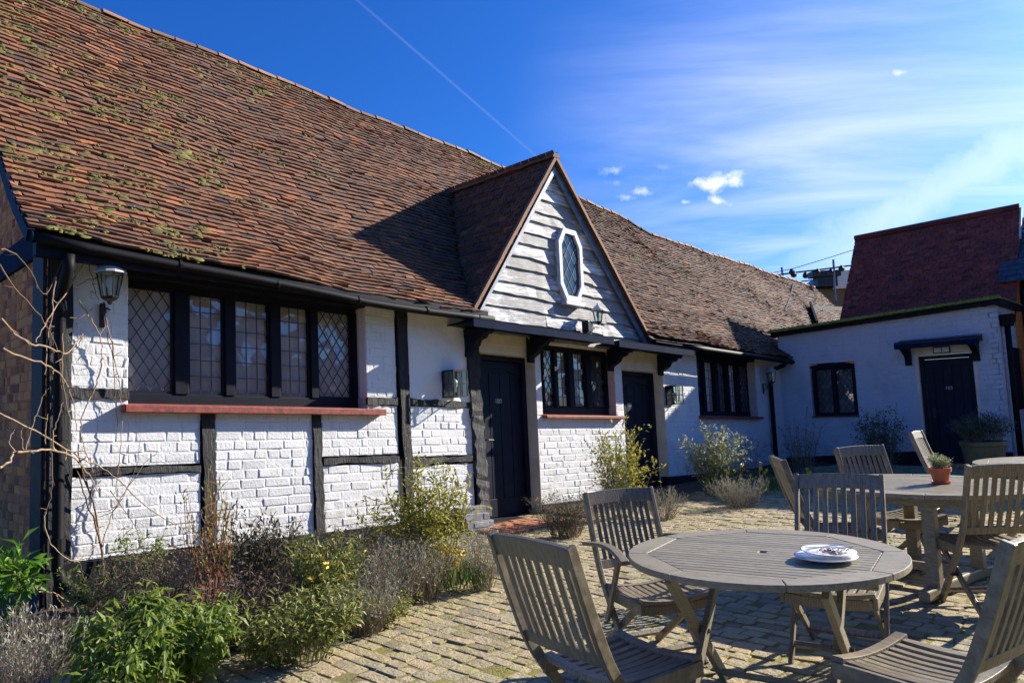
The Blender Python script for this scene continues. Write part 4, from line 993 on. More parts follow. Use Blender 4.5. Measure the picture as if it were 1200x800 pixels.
dup(lan, place_l(903, 441), RZ, 'black carriage lantern in shade beside the far downpipe near the inner corner', None, 1.0)
def make_boxlamp():
    t = thing('box_lamp', '', 'wall lamp', (0, 0, 0), RZ, 'square glazed wall lamps')
    f, g_, b = MB(), MB(), MB(); w, d, h = .105, .20, .15
    for x in (-w, w):
        for y in (.02, d): f.box(x-.007, x+.007, y-.007, y+.007, -h, h)
        for z in (-h, h, 0): f.box(x-.006, x+.006, .03, d-.008, z-.006, z+.006)
        f.box(x-.005, x+.005, .105, .115, -h+.01, h-.01)
    for y in (d,):
        for z in (-h, h, 0): f.box(-w+.008, w-.008, y-.006, y+.006, z-.006, z+.006)
        f.box(-.005, .005, y-.005, y+.005, -h+.01, h-.01)
    f.box(-w-.012, w+.012, 0, .016, -h-.012, h+.012); f.box(-w-.004, w+.004, .017, d+.004, h+.007, h+.016)
    for q in (((-w, .03, -h), (-w, d, -h), (-w, d, h), (-w, .03, h)), ((w, .03, -h), (w, d, -h), (w, d, h), (w, .03, h)), ((-w, d, -h), (w, d, -h), (w, d, h), (-w, d, h))): g_.add(q, ((0, 1, 2, 3),))
    b.lathe([(.016, -.10), (.018, -.05), (.035, 0), (.03, .04), (.005, .06)], 12, (0, .1, 0))
    f.build('frame', M['iron'], t); g_.build('pane', M['lamp_glass'], t, fix=False); b.build('bulb', M['frosted'], t, smooth=True); return t
bl = make_boxlamp(); u, w = at(517, 448, 0); bl.location = tuple(H(u+.11, .02, w-.02)); bl['label'] = 'square black glazed lamp on the shaded plaster panel left of door 100'
u, w = at(779, 463, 0); dup(bl, tuple(H(u+.11, .016, w)), RZ, 'square black glazed lamp on sunlit white brick right of the second door')
fd = thing('floodlight', 'small black box floodlight on the lower gable boards beside the lantern', 'floodlight', tuple(H(*[at(684, 388, .12)[0], .08, at(684, 388, .12)[1]])), RZ)
b = MB(); b.box(-.055, .055, .05, .17, -.02, .14); b.build('body', M['iron'], fd, bevel=.008)
b = MB(); b.box(-.02, .02, 0, .10, -.055, -.021); b.box(-.04, .04, -.01, .012, -.09, .0); b.build('bracket', M['iron'], fd, bevel=.004)

# ================================================================== yard furniture
def slat_panel_seat():
    """seat: dished frame boards front and back, slats running front to back"""
    mb = MB(); zs = .43
    def dish(x): return -.022*(1-(x/.22)**2)
    def prof(y): return .012*math.sin((y+.12)/.43*math.pi*.9)*-1 + .02*max(0, (y-.2)/.11)*0
    for y0, y1 in ((.265, .315), (-.13, -.085)):
        pa = [(x, (y0+y1)/2, zs+dish(x)) for x in np.linspace(-.225, .225, 9)]; mb.sweep(pa, (0, 1, 0), y1-y0, .022, .4)
    ns = 9
    for i in range(ns):
        x = -.192+.384*i/(ns-1); pa = [(x, y, zs+dish(x)+prof(y)+.001) for y in np.linspace(-.085, .265, 6)]; mb.sweep(pa, (1, 0, 0), .033, .016, rng.random())
    ap = MB()
    for x in (-.222, .222): ap.sweep([(x, y, zs-.04) for y in (-.13, .10, .31)], (1, 0, 0), .022, .06, .5)
    pa = [(x, .302, zs-.045+dish(x)*.6) for x in np.linspace(-.21, .21, 7)]; ap.sweep(pa, (0, 1, 0), .02, .05, .5)
    return mb, ap
def bezier(pts, n=16):
    pts = np.array(pts, float); t = np.linspace(0, len(pts)-1, n); out = []
    for q in t:
        i = min(int(q), len(pts)-2); f = q-i; p0 = pts[max(i-1, 0)]; p1, p2 = pts[i], pts[i+1]; p3 = pts[min(i+2, len(pts)-1)]
        out.append(.5*((2*p1)+(-p0+p2)*f+(2*p0-5*p1+4*p2-p3)*f*f+(-p0+3*p1-3*p2+p3)*f**3))
    return out
def make_chair(arms=False, top=.955, nsl=8):
    t = thing('garden_armchair' if arms else 'garden_chair', '', 'chair', (0, 0, 0), 0, 'folding slatted garden chairs')
    W2 = .232; tz = top; ty = -.352
    back = bezier([(0, ty, tz), (0, -.265, tz-.26), (0, -.185, .50), (0, -.075, .34), (0, .18, 0)], 20)
    for sx in (-1, 1):
        b = MB(); b.sweep([(sx*W2, y, z) for _, y, z in back], (1, 0, 0), .024, .045, rng.random()); b.build('front_leg', M['teak'], t, bevel=.004)
        b = MB(); b.sweep([(sx*.198, .245, .405), (sx*.198, -.02, .215), (sx*.198, -.315, .0)], (1, 0, 0), .022, .040, rng.random()); b.build('rear_leg', M['teak'], t, bevel=.004)
        b = MB(); b.tube([(sx*.185, -.03, .222), (sx*.25, -.03, .222)], .009, 8); b.build('bolt', M['iron'], t)
    def bz(z):
        zz = [p[2] for p in back][::-1]; yy = [p[1] for p in back][::-1]; return float(np.interp(z, zz, yy))
    bk = MB(); lo = .535; hi = tz-.075
    pa = [(x, bz(tz-.045)-.012*(1-(x/W2)**2), tz-.045+.010*(1-(x/W2)**2)) for x in np.linspace(-W2+.012, W2-.012, 9)]
    d1 = np.array([0, bz(tz)-bz(tz-.1), .1]); bk.sweep(pa, d1/np.linalg.norm(d1), .085, .022, .3)
    pa = [(x, bz(lo)-.010*(1-(x/W2)**2), lo) for x in np.linspace(-W2+.012, W2-.012, 7)]; bk.sweep(pa, (0, -.35, 1), .05, .022, .5)
    for i in range(nsl):
        x = -.178+.356*i/(nsl-1); q = np.linspace(lo+.02, hi+.01, 7); bow = -.012*(1-(x/W2)**2)
        bk.sweep([(x, bz(z)+bow, z) for z in q], (1, 0, 0), .030 if nsl < 10 else .024, .012, rng.random())
    bk.build('backrest', M['teak'], t, bevel=.003)
    s, ap = slat_panel_seat(); so_ = s.build('seat', M['teak'], t, bevel=.003); ap.build('seat_frame', M['teak'], so_, bevel=.003)
    b = MB(); b.sweep([(-.20, -.22, .085), (.20, -.22, .085)], (0, .5, .8), .022, .032, .4); b.build('stretcher', M['teak'], t, bevel=.003)
    b = MB(); b.sweep([(-.225, .115, .09), (.225, .115, .09)], (0, .5, .8), .022, .032, .4); b.build('stretcher', M['teak'], t, bevel=.003)
    if arms:
        for sx in (-1, 1):
            b = MB(); b.sweep(bezier([(sx*.275, bz(.66)-.03, .655), (sx*.278, -.05, .685), (sx*.28, .12, .68), (sx*.28, .24, .635)], 12), (1, 0, 0), .055, .022, .6); ar = b.build('armrest', M['teak'], t, bevel=.005)
            b = MB(); b.sweep([(sx*.262, .15, .665), (sx*.262, -.0, .36), (sx*.262, -.06, .25)], (1, 0, 0), .022, .035, .5); b.build('arm_support', M['teak'], ar, bevel=.003)
    return t
CH = {  # x, y, heading (degrees the chair faces, from +Y anticlockwise)
    'C': (1.711, 4.068, 148, 'garden chair facing the viewer across the round table, pulled up behind the plates'),
    'A': (.308, 2.955, 307, 'garden chair with its seat in blue shade at the front left of the round table'),
    'D': (1.53, 2.745, 33, 'nearest garden chair, cut off by the right edge, its curved seat front sunlit'),
    'H': (3.05, 4.87, 354, 'garden chair seen from behind, pushed up to the near side of the oval table'),
    'E': (2.35, 5.62, 261, 'garden chair seen edge-on with a plain brown back left of the oval table'),
    'F': (3.08, 6.09, 194, 'garden chair on the far side of the oval table, facing the viewer'),
    'G': (4.72, 7.95, 229, 'pale sunlit garden chair seen edge-on behind the terracotta pot')}
ch0 = make_chair()
for i, (k, (x, y, a, lab)) in enumerate(CH.items()):
    if i == 0: ch0.location = (x, y, 0); ch0.rotation_euler = (0, 0, R_(a)); ch0['label'] = lab
    else: dup(ch0, (x, y, 0), R_(a), lab)
arm = make_chair(True, .955, 10); arm.scale = (.95,)*3; arm.location = (.715, 4.19, 0); arm.rotation_euler = (0, 0, R_(199)); arm['label'] = 'tall-backed garden armchair with curved arm at the far left of the round table'; arm['category'] = 'armchair'

def oval_top(mb, a, b, rim, slat, z, th, nseg=8, hole=0.0, phase=0.0):
    """ring of boards outside an inner polygon, slats along x inside it"""
    n = nseg; V = [(math.cos(2*math.pi*(k+phase)/n), math.sin(2*math.pi*(k+phase)/n)) for k in range(n)]
    ia, ib = a-rim, b-rim
    for k in range(n):
        t0, t1 = 2*math.pi*(k+phase)/n, 2*math.pi*(k+1+phase)/n; g_ = .0022; m = 10; poly = []
        for i in range(m+1):
            th_ = t0+g_/a*1.2+(t1-t0-2*g_/a*1.2)*i/m; poly.append((a*math.cos(th_), b*math.sin(th_), z-th))
        p0, p1 = np.array([ia*V[k][0], ib*V[k][1]]), np.array([ia*V[(k+1) % n][0], ib*V[(k+1) % n][1]]); d = (p1-p0); L = np.linalg.norm(d); d /= L
        q1, q0 = p1-d*g_, p0+d*g_
        poly += [(q1[0], q1[1], z-th), (q0[0], q0[1], z-th)]; mb.prism(poly, (0, 0, th), rng.random()*.5)
    P2 = np.array([(ia*x, ib*y) for x, y in V])
    def xr(y):
        xs_ = []
        for k in range(n):
            p, q = P2[k], P2[(k+1) % n]
            if (p[1]-y)*(q[1]-y) < 0: xs_.append(p[0]+(q[0]-p[0])*(y-p[1])/(q[1]-p[1]))
        return (min(xs_), max(xs_)) if len(xs_) == 2 else None
    y = -ib
    top = max(P2[:, 1])-.002
    y = min(P2[:, 1])+.003
    while y < top:
        y1 = min(y+slat-.0042, top-.001); l0, l1 = xr(y+.0005), xr(y1-.0005)
        if l0 and l1 and y1-y > .006:
            parts = [(l0[0], l0[1], l1[0], l1[1])]
            if hole and y < hole*.6 and y1 > -hole*.6: parts = [(l0[0], -hole, l1[0], -hole), (hole, l0[1], hole, l1[1])]
            for xa, xb, xc, xd in parts:
                e = .003
                mb.hexa([(xa+e, y, z-.02), (xb-e, y, z-.02), (xd-e, y1, z-.02), (xc+e, y1, z-.02), (xa+e, y, z-.001), (xb-e, y, z-.001), (xd-e, y1, z-.001), (xc+e, y1, z-.001)], rng.random())
        y += slat
tb1 = thing('round_table', 'round slatted folding garden table in the foreground with two stacked plates on it', 'table', (1.10, 3.40, 0), R_(-33), 'wooden garden tables')
b = MB(); oval_top(b, .605, .605, .085, .047, .73, .028, 8, .014, .5); top1 = b.build('tabletop', M['teak_table'], tb1, bevel=.003)
b = MB()
for y in (-.20, .20): b.box(-.50, .50, y-.018, y+.018, .655, .700)
for x in (-.40, .40): b.box(x-.016, x+.016, -.19, .19, .66, .7005)
b.build('apron', M['teak_table'], top1, bevel=.003)
for sx in (-1, 1):
    for sy, off in ((1, .0), (-1, -.034)):
        x = sx*(.325+off); b = MB(); b.sweep([(x, -sy*.335, .66), (x, sy*.36, 0)], (1, 0, 0), .030, .055, rng.random()); b.build('leg', M['teak_table'], tb1, bevel=.004)
    b = MB(); b.tube([(sx*.27, .0, .345), (sx*.36, .0, .345)], .011, 8); b.build('bolt', M['iron'], tb1)
for sy in (1, -1):
    b = MB(); b.sweep([(-.33, sy*.27, .065), (.33, sy*.27, .065)], (0, .6, .8), .024, .036, .4); b.build('stretcher', M['teak_table'], tb1, bevel=.003)
T2 = (2.98, 5.50)
tb2 = thing('oval_table', 'oval slatted garden table with trestle feet carrying a small terracotta pot', 'table', (*T2, 0), R_(-53), 'wooden garden tables')
b = MB(); oval_top(b, .80, .64, .085, .062, .735, .03, 8, .0, .5); top2 = b.build('tabletop', M['teak_table'], tb2, bevel=.003)
b = MB()
for y in (-.40, .40): b.box(-.60, .60, y-.018, y+.018, .63, .704)
for x in (-.5, 0, .5): b.box(x-.018, x+.018, -.38, .38, .64, .7045)
b.build('apron', M['teak_table'], top2, bevel=.003)
for x in (-.24, .22):
    b = MB(); b.sweep([(x, -.55, .05), (x, -.2, .065), (x, .2, .065), (x, .55, .05)], (1, 0, 0), .075, .075, .5); b.build('trestle_foot', M['teak_table'], tb2, bevel=.012)
    for y in (-.36, .36):
        b = MB(); b.sweep([(x, y, .08), (x, y, .66)], (1, 0, 0), .085, .07, .5); b.build('leg', M['teak_table'], tb2, bevel=.006)
b = MB(); b.sweep([(-.24, 0, .13), (.22, 0, .13)], (0, 1, 0), .04, .06, .5); b.build('stretcher', M['teak_table'], tb2, bevel=.004)
tb3 = thing('side_table', 'third round garden table cut off at the right edge, its top bright in sun', 'table', (4.78, 6.48, 0), R_(10), 'wooden garden tables')
b = MB(); oval_top(b, .66, .66, .085, .055, .735, .028, 8, .0, .5); b.build('tabletop', M['teak_table'], tb3, bevel=.003)
for sx in (-1, 1):
    for sy in (1, -1):
        b = MB(); b.sweep([(sx*(.33 if sy > 0 else .296), -sy*.30, .70), (sx*(.33 if sy > 0 else .296), sy*.335, 0)], (1, 0, 0), .03, .052, .5); b.build('leg', M['teak_table'], tb3, bevel=.004)

# on the tables
pc = ground_at(968, 655, .735); r1 = MB()
pl1 = MB(); pl1.lathe([(.05, .0), (.062, .002), (.085, .008), (.125, .018), (.128, .021), (.122, .021), (.085, .013), (.05, .010), (.001, .009)], 40)
p1 = pl1.build('plate', M['china'], None, smooth=True); p1.location = (*pc[:2], .731); tag(p1, 'larger white plate lying under another on the round table', 'plate', 'stacked dirty plates')
p2 = bpy.data.objects.new('plate', p1.data); COL.objects.link(p2); p2.location = (pc[0]+.016, pc[1]+.010, .7525); p2.scale = (.88, .88, .9); p2.rotation_euler = (R_(1.5), R_(2), 0); tag(p2, 'white plate with food scraps, the upper one of the stack on the round table', 'plate', 'stacked dirty plates')
fd_ = MB(); r = np.random.default_rng(3)
for i in range(26):
    a, q = r.uniform(0, 6.28), r.uniform(0, .07); cx, cy = q*math.cos(a), q*math.sin(a); s = r.uniform(.005, .014); pts = [(cx+s*r.normal(), cy+s*r.normal(), .002+abs(r.normal(0, .006))) for _ in range(4)]+[(cx, cy, .012)]
    fd_.add(pts, ((0, 1, 2, 3), (0, 1, 4), (1, 2, 4), (2, 3, 4), (3, 0, 4)), r.random())
fo = fd_.build('food_scraps', M['food'], None); fo.scale = (1, 1, .6); fo.location = (pc[0]+.016, pc[1]+.01, .764); tag(fo, 'brown scraps of a meal scattered on the upper white plate', 'food', kind='stuff')
nk = MB(); m = 9; pts = [(x*.045-.02, y*.05+.0, .012*abs(math.sin(x*5+y*3))+.010*abs(math.sin(y*7))) for y in np.linspace(-1, 1, m) for x in np.linspace(-1, 1, m)]
nk.add(pts, [(j*m+i, j*m+i+1, (j+1)*m+i+1, (j+1)*m+i) for j in range(m-1) for i in range(m-1)]); no = nk.build('napkin', M['paper'], None, fix=False); no.scale = (.8, .8, .5); no.location = (pc[0]+.075, pc[1]+.02, .765); no.rotation_euler = (0, 0, .5); tag(no, 'crumpled white paper napkin on the rim of the upper plate', 'napkin')
def cutlery(name, fork):
    mb = MB(); mb.sweep([(x, 0, .004*math.sin(x*14)) for x in np.linspace(-.10, .035, 8)], (0, 1, 0), [.012, .011, .009, .007, .006, .006, .007, .012], .0025)
    if fork:
        for y in (-.009, -.003, .003, .009): mb.sweep([(.035, y*.6, .002), (.05, y, .001), (.092, y, .004)], (0, 1, 0), .0035, .002)
    else: mb.sweep([(.035, 0, .002), (.06, .002, .002), (.10, .0, .002), (.12, -.004, .002)], (0, 1, 0), [.012, .019, .017, .004], .0018)
    o = mb.build(name, M['steel'], None); return o
k1 = cutlery('fork', True); k1.location = (pc[0]+.01, pc[1]+.045, .778); k1.rotation_euler = (0, R_(-2), R_(8)); tag(k1, 'steel fork laid across the upper plate on the round table', 'fork')
k2 = cutlery('knife', False); k2.location = (pc[0]+.035, pc[1]+.025, .779); k2.rotation_euler = (0, R_(-2), R_(188)); tag(k2, 'steel knife lying beside the fork across the upper plate', 'knife')
tp = ground_at(1103, 566, .735); pot = thing('plant_pot', 'small terracotta pot of grey-green thyme on the oval table', 'plant pot', (tp[0], tp[1], .736))
b = MB(); b.lathe([(.046, .006), (.050, .008), (.066, .085), (.074, .086), (.077, .115), (.070, .116), (.062, .10), (.001, .098)], 28); b.build('pot', M['terracotta'], pot)
b = MB(); b.lathe([(.052, 0), (.062, .002), (.066, .016), (.062, .016), (.05, .007), (.001, .006)], 28); b.build('saucer', M['terracotta'], pot)
# ================================================================== plants
def leaf_mesh(mb, P, D, Nn, L, Wd, fold, T):
    """many leaves at once: base point, direction, face normal, length, width"""
    D = D/np.linalg.norm(D, axis=1)[:, None]; S = np.cross(D, Nn); S /= np.linalg.norm(S, axis=1)[:, None]+1e-9; Nn = np.cross(S, D)
    n = len(P); L, Wd = L[:, None], Wd[:, None]
    b = P; l = P+D*L*.5-S*Wd*.5+Nn*Wd*fold; r_ = P+D*L*.5+S*Wd*.5+Nn*Wd*fold; c = P+D*L*.52; t = P+D*L-Nn*L*.12
    V = np.stack([b, r_, c, l, t], 1).reshape(-1, 3); k = mb.k; mb.v.append(V); mb.k += len(V)
    for i in range(n):
        q = k+i*5; mb.f.append((q, q+1, q+4, q+2)); mb.f.append((q, q+2, q+4, q+3)); mb.t += [T[i], T[i]]
def shrub(name, label, cat, base, rx, ry, h, stems, nleaf, ll, lw, leafm, stemm='dry_stem', droop=0.2, t0=.35, upright=.5, sr=.004, seed=0, side=5, group=None, clump=.06, bend=.3, twig=.22, jitter=.02, lean=(0, 0)):
    r = np.random.default_rng(seed); t = thing(name, label, cat, tuple(base), 0, group); sm, lm = MB(), MB()
    P, Dd, wt = [], [], []
    for i in range(stems):
        a, q = r.uniform(0, 6.283), math.sqrt(r.uniform(0, 1)); bx, by = q*rx*.35*math.cos(a), q*ry*.35*math.sin(a)
        tx, ty = q*rx*r.uniform(.7, 1.05)*math.cos(a)+lean[0], q*ry*r.uniform(.7, 1.05)*math.sin(a)+lean[1]; hh = h*(1-.45*q*q*(1-upright))*r.uniform(.62, 1.05)
        p = [np.array([bx+(tx-bx)*s**(1.0+bend), by+(ty-by)*s**(1.0+bend), hh*(s if upright > .3 else math.sin(s*1.45)/math.sin(1.45))]) for s in np.linspace(0, 1, 6)]
        for j in range(1, 6): p[j] = p[j]+r.normal(0, .012, 3)*[1, 1, .4]
        sm.tube(p, [sr*(1-.13*j) for j in range(6)], 4, r.random(), cap=False)
        paths = [p]
        for k in range(side):
            s = r.uniform(t0*.8, .95); j = min(int(s*5), 4); q0 = p[j]+(p[j+1]-p[j])*(s*5-j); d = np.array([r.normal(), r.normal(), r.uniform(-.1, 1.2)*(.5+upright)]); d /= np.linalg.norm(d)
            Lw = twig*r.uniform(.4, 1)*h; w = [q0, q0+d*Lw*.5+r.normal(0, .006, 3), q0+d*Lw+np.array([0, 0, -.1*Lw*droop])]; sm.tube(w, [sr*.55, sr*.45, sr*.3], 3, r.random(), cap=False); paths.append(w)
        for w in paths: P.append(w); 
    if nleaf:
        lens = np.array([sum(np.linalg.norm(w[i+1]-w[i]) for i in range(len(w)-1))*(1 if len(w) == 3 else .8) for w in P]); idx = r.choice(len(P), nleaf, p=lens/lens.sum())
        Q = np.zeros((nleaf, 3)); G = np.zeros((nleaf, 3))
        for i, k in enumerate(idx):
            w = P[k]; s = r.uniform(t0 if len(w) > 3 else .1, 1)**.8*(len(w)-1); j = min(int(s), len(w)-2); Q[i] = w[j]+(w[j+1]-w[j])*(s-j); G[i] = (w[j+1]-w[j])/np.linalg.norm(w[j+1]-w[j])
        Q += r.normal(0, jitter, Q.shape); Q[:, 2] = np.maximum(Q[:, 2], .015)
        out = r.normal(0, 1, (nleaf, 3)); out -= G*(out*G).sum(1)[:, None]; out /= np.linalg.norm(out, axis=1)[:, None]
        D = out*(1-upright*.6)+G*(.35+upright)+np.array([0, 0, -1])*droop*r.uniform(.3, 1.6, (nleaf, 1)); Nn = np.array([0, 0, 1.])+r.normal(0, .45, (nleaf, 3))
        T = np.clip(r.beta(2, 2, nleaf)+.25*(r.random(nleaf) < .1), 0, 1)
        leaf_mesh(lm, Q, D, Nn, ll*r.uniform(.55, 1.15, nleaf), lw*r.uniform(.7, 1.15, nleaf), .18, T)
    sm.build('stems', M[stemm], t, fix=False)
    if nleaf: lm.build('foliage', M[leafm], t, fix=False)
    return t
def lavender(name, label, base, rx, ry, h, n, leafm='grey_leaf', seed=0, group='lavender bushes', cat='lavender', stemm='dry_stem', per=16, ll=.035, lw=.006):
    return shrub(name, label, cat, base, rx, ry, h, n, n*per, ll, lw, leafm, stemm, -.1, .25, .75, .0022, seed, 1, group, bend=.1, twig=.2, jitter=.006)
def gb(px, py, z=0.0): return ground_at(px, py, z)
LG = 'lavender bushes'
shrub('sage_bush', 'big drooping bright green sage bush at the front left of the bed', 'shrub', gb(180, 800), .58, .40, .50, 52, 2300, .100, .030, 'sage_leaf', 'dry_stem', .85, .3, .35, .004, 1, 6, jitter=.025)
shrub('sage_bush', 'smaller sage bush spilling over the pale stone at the bottom edge', 'shrub', gb(150, 835), .34, .22, .30, 24, 900, .08, .024, 'sage_leaf', 'dry_stem', .9, .25, .3, .004, 2, 5)
shrub('laurel', 'glossy bright green laurel sprig in front of the black corner post', 'shrub', gb(16, 738), .26, .26, .72, 11, 170, .15, .05, 'laurel_leaf', 'green_stem', .25, .45, .45, .006, 3, 3)
lavender('lavender', 'silvery grey lavender at the bottom left corner', gb(25, 832), .34, .28, .52, 120, seed=4)
shrub('dogwood', 'upright bare reddish stems with sparse buds against the white brick', 'shrub', gb(243, 716), .30, .24, 1.02, 34, 420, .045, .018, 'olive_leaf', 'red_stem', .1, .3, .85, .0055, 5, 3, bend=.1, twig=.16)
shrub('honeysuckle', 'thin twigs with a few hanging green leaves left of the red stems', 'shrub', gb(165, 716), .30, .18, .72, 14, 330, .06, .022, 'sage_leaf', 'dry_stem', .7, .5, .5, .004, 6, 4)
shrub('dried_perennial', 'dead grey-brown stalks tangled behind the sage bush', 'shrub', gb(175, 735), .55, .28, .62, 90, 1700, .045, .012, 'brown_leaf', 'dry_stem', .6, .2, .4, .003, 7, 4)
shrub('dark_sage', 'dark almost black sage in front of the middle timber post', 'shrub', gb(303, 722), .36, .26, .74, 50, 1900, .055, .016, 'dark_leaf', 'dry_stem', .2, .3, .7, .004, 8, 4)
shrub('withered_shrub', 'withered brown shrub between the red stems and the yellow-green spurge', 'shrub', gb(278, 758), .48, .30, .50, 80, 2200, .04, .014, 'brown_leaf', 'dry_stem', .4, .2, .4, .003, 9, 5)
shrub('spurge', 'yellow-green leafy spurge spreading over the edge of the cobbles', 'shrub', gb(352, 774), .50, .36, .46, 56, 1900, .062, .021, 'olive_leaf', 'green_stem', .55, .3, .4, .004, 10, 5)
shrub('spurge', 'taller yellow-green spurge behind the spreading one, below the white wall', 'shrub', gb(385, 735), .34, .26, .70, 40, 1700, .055, .019, 'olive_leaf', 'green_stem', .35, .3, .55, .004, 11, 4)
lavender('lavender', 'pale lavender clump in the middle of the bed below the window sill end', gb(450, 718), .42, .30, .52, 150, seed=12)
lavender('lavender', 'silver lavender clump next to the cobbles left of the daffodils', gb(494, 704), .34, .28, .52, 130, seed=13)
shrub('ground_foliage', 'low green-yellow foliage under the pale lavender clumps', 'shrub', gb(430, 732), .50, .30, .24, 50, 1500, .045, .015, 'olive_leaf', 'dry_stem', .3, .1, .4, .003, 14, 4)
shrub('euonymus', 'tall airy yellow-green shrub with small leaves left of door 100', 'shrub', gb(503, 692), .54, .36, 1.08, 36, 2700, .052, .023, 'gold_leaf', 'green_stem', .2, .35, .6, .005, 15, 8, twig=.24)
lavender('lavender', 'grey lavender by the brick pier beside door 100', gb(566, 690), .26, .24, .50, 90, seed=16)
shrub('dry_bush', 'dense grey-brown dry bush at the wall between door 100 and the tall-backed chair', 'shrub', gb(664, 629), .46, .28, .50, 120, 2800, .030, .009, 'dark_leaf', 'dry_stem', .1, .2, .6, .003, 17, 5)
shrub('euonymus', 'tall yellow-green shrub standing in front of door 101', 'shrub', gb(733, 606), .52, .34, 1.14, 34, 1900, .056, .026, 'gold_leaf', 'green_stem', .2, .35, .65, .005, 18, 7, twig=.22)
lavender('lavender', 'low grey-green lavender in sun right of the yellow-green shrub', gb(778, 608), .34, .26, .38, 110, seed=19, leafm='grey_leaf')
shrub('variegated_shrub', 'bushy cream and green variegated shrub under the far cottage window', 'shrub', gb(843, 580), .60, .38, 1.05, 44, 2400, .058, .026, 'cream_leaf', 'green_stem', .2, .35, .5, .005, 20, 7)
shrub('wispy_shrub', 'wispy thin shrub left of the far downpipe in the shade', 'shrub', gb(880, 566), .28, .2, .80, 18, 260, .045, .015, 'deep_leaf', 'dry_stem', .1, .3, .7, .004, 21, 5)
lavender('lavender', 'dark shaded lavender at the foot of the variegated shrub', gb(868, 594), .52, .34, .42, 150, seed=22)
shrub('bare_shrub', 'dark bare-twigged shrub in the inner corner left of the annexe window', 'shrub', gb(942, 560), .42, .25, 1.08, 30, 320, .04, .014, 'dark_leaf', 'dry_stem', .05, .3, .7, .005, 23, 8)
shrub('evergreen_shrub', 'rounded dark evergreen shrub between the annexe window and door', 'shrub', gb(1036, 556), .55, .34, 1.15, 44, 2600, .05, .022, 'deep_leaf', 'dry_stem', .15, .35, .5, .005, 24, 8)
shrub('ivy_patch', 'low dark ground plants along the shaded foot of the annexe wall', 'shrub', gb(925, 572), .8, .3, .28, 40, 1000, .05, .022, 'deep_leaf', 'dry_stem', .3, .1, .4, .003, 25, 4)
def daffodils(label, base, n, rx, ry, seed, h=.30, blades=90):
    r = np.random.default_rng(seed); t = thing('daffodils', label, 'daffodils', tuple(base), 0, 'clumps of daffodils'); b, f = MB(), MB()
    P = np.stack([r.uniform(-rx, rx, blades), r.uniform(-ry, ry, blades), np.zeros(blades)], 1); D = np.stack([r.normal(0, .3, blades), r.normal(0, .3, blades), np.ones(blades)], 1)
    leaf_mesh(b, P, D, r.normal(0, 1, (blades, 3))*[1, 1, .1], h*r.uniform(.6, 1, blades), np.full(blades, .014), .1, r.random(blades)); b.build('leaves', M['grass_leaf'], t, fix=False)
    for i in range(n):
        c = np.array([r.uniform(-rx, rx), r.uniform(-ry, ry), h*r.uniform(.75, 1.15)]); d = np.array([.55, -.8, .25])+r.normal(0, .35, 3); d /= np.linalg.norm(d); a = np.cross(d, [0, 0, 1]); a /= np.linalg.norm(a); e = np.cross(d, a)
        Q = np.repeat(c[None], 6, 0); DD = np.array([a*math.cos(k*math.pi/3)+e*math.sin(k*math.pi/3) for k in range(6)]); f = MB()
        leaf_mesh(f, Q, DD, np.repeat(d[None], 6, 0), np.full(6, .034), np.full(6, .022), .05, np.full(6, .5)); f.tube([c, c+d*.022], [.009, .013], 7, .2); f.tube([c-d*.01, c-d*.03-np.array([0, 0, .05]), np.array([c[0]*.9, c[1]*.9, 0])], .0025, 4, .2)
        f.build('flower', M['petal'], t, fix=False)
shrub('dried_perennial', 'brown twiggy stalks against the black plinth between the timber posts', 'shrub', gb(352, 690), .62, .24, .52, 90, 1300, .045, .012, 'brown_leaf', 'dry_stem', .5, .2, .45, .003, 51, 4)
shrub('dark_sage', 'dark narrow-leaved plant at the plinth below the right end of the red sill', 'shrub', gb(415, 686), .42, .22, .50, 50, 1300, .045, .013, 'dark_leaf', 'dry_stem', .2, .25, .6, .003, 52, 4)
shrub('honeysuckle', 'straggling green twigs by the foot of the climber at the corner', 'shrub', gb(110, 740), .30, .2, .5, 22, 420, .05, .018, 'sage_leaf', 'dry_stem', .4, .3, .5, .004, 53, 4)
lavender('lavender', 'broad pale lavender at the cobble edge right of the yellow-green spurge', gb(428, 742), .34, .24, .36, 110, seed=54)
daffodils('clump of yellow daffodils in sun beside the brick pier', gb(540, 692), 10, .20, .14, 31)
daffodils('a few small yellow flowers among the leaves in the middle of the bed', gb(396, 738), 5, .25, .15, 32, .42, 30)
daffodils('yellow flowers in the shade behind the dark lavender', gb(880, 580), 16, .55, .15, 33, .42, 80)
daffodils('yellow flowers in the shaded bed left of the edge-on chair', gb(925, 578), 8, .35, .15, 34, .36, 50)
# potted bush by the annexe door
pbz = gb(1156, 560); pt_ = thing('potted_bush', 'round grey-green lavender bush in a dull ochre pot beside the annexe door', 'potted plant', tuple(pbz))
b = MB(); b.lathe([(.22, 0), (.24, .02), (.30, .50), (.32, .51), (.32, .57), (.29, .57), (.27, .51), (.001, .50)], 28); b.build('pot', M['glazed_pot'], pt_, smooth=False)
tmp = shrub('tmp', 'x', 'x', (0, 0, .5), .60, .50, .52, 170, 4600, .05, .011, 'deep_leaf', 'dry_stem', .0, .25, .3, .003, 41, 3)
def adopt(tmp, parent, off):
    for c in list(tmp.children):
        c.parent = parent; c.data.transform(Matrix.Translation(Vector(off)))
    bpy.data.objects.remove(tmp)
adopt(tmp, pt_, (0, 0, .5))
tmp = shrub('tmp', 'x', 'x', (0, 0, 0), .085, .085, .12, 60, 1100, .022, .006, 'grey_leaf', 'green_stem', .0, .2, .5, .0015, 42, 2, jitter=.004); adopt(tmp, pot, (0, 0, .098))
for c in pot.children:
    if c.name.startswith('foliage'): c.data.materials[0] = M['cream_leaf']

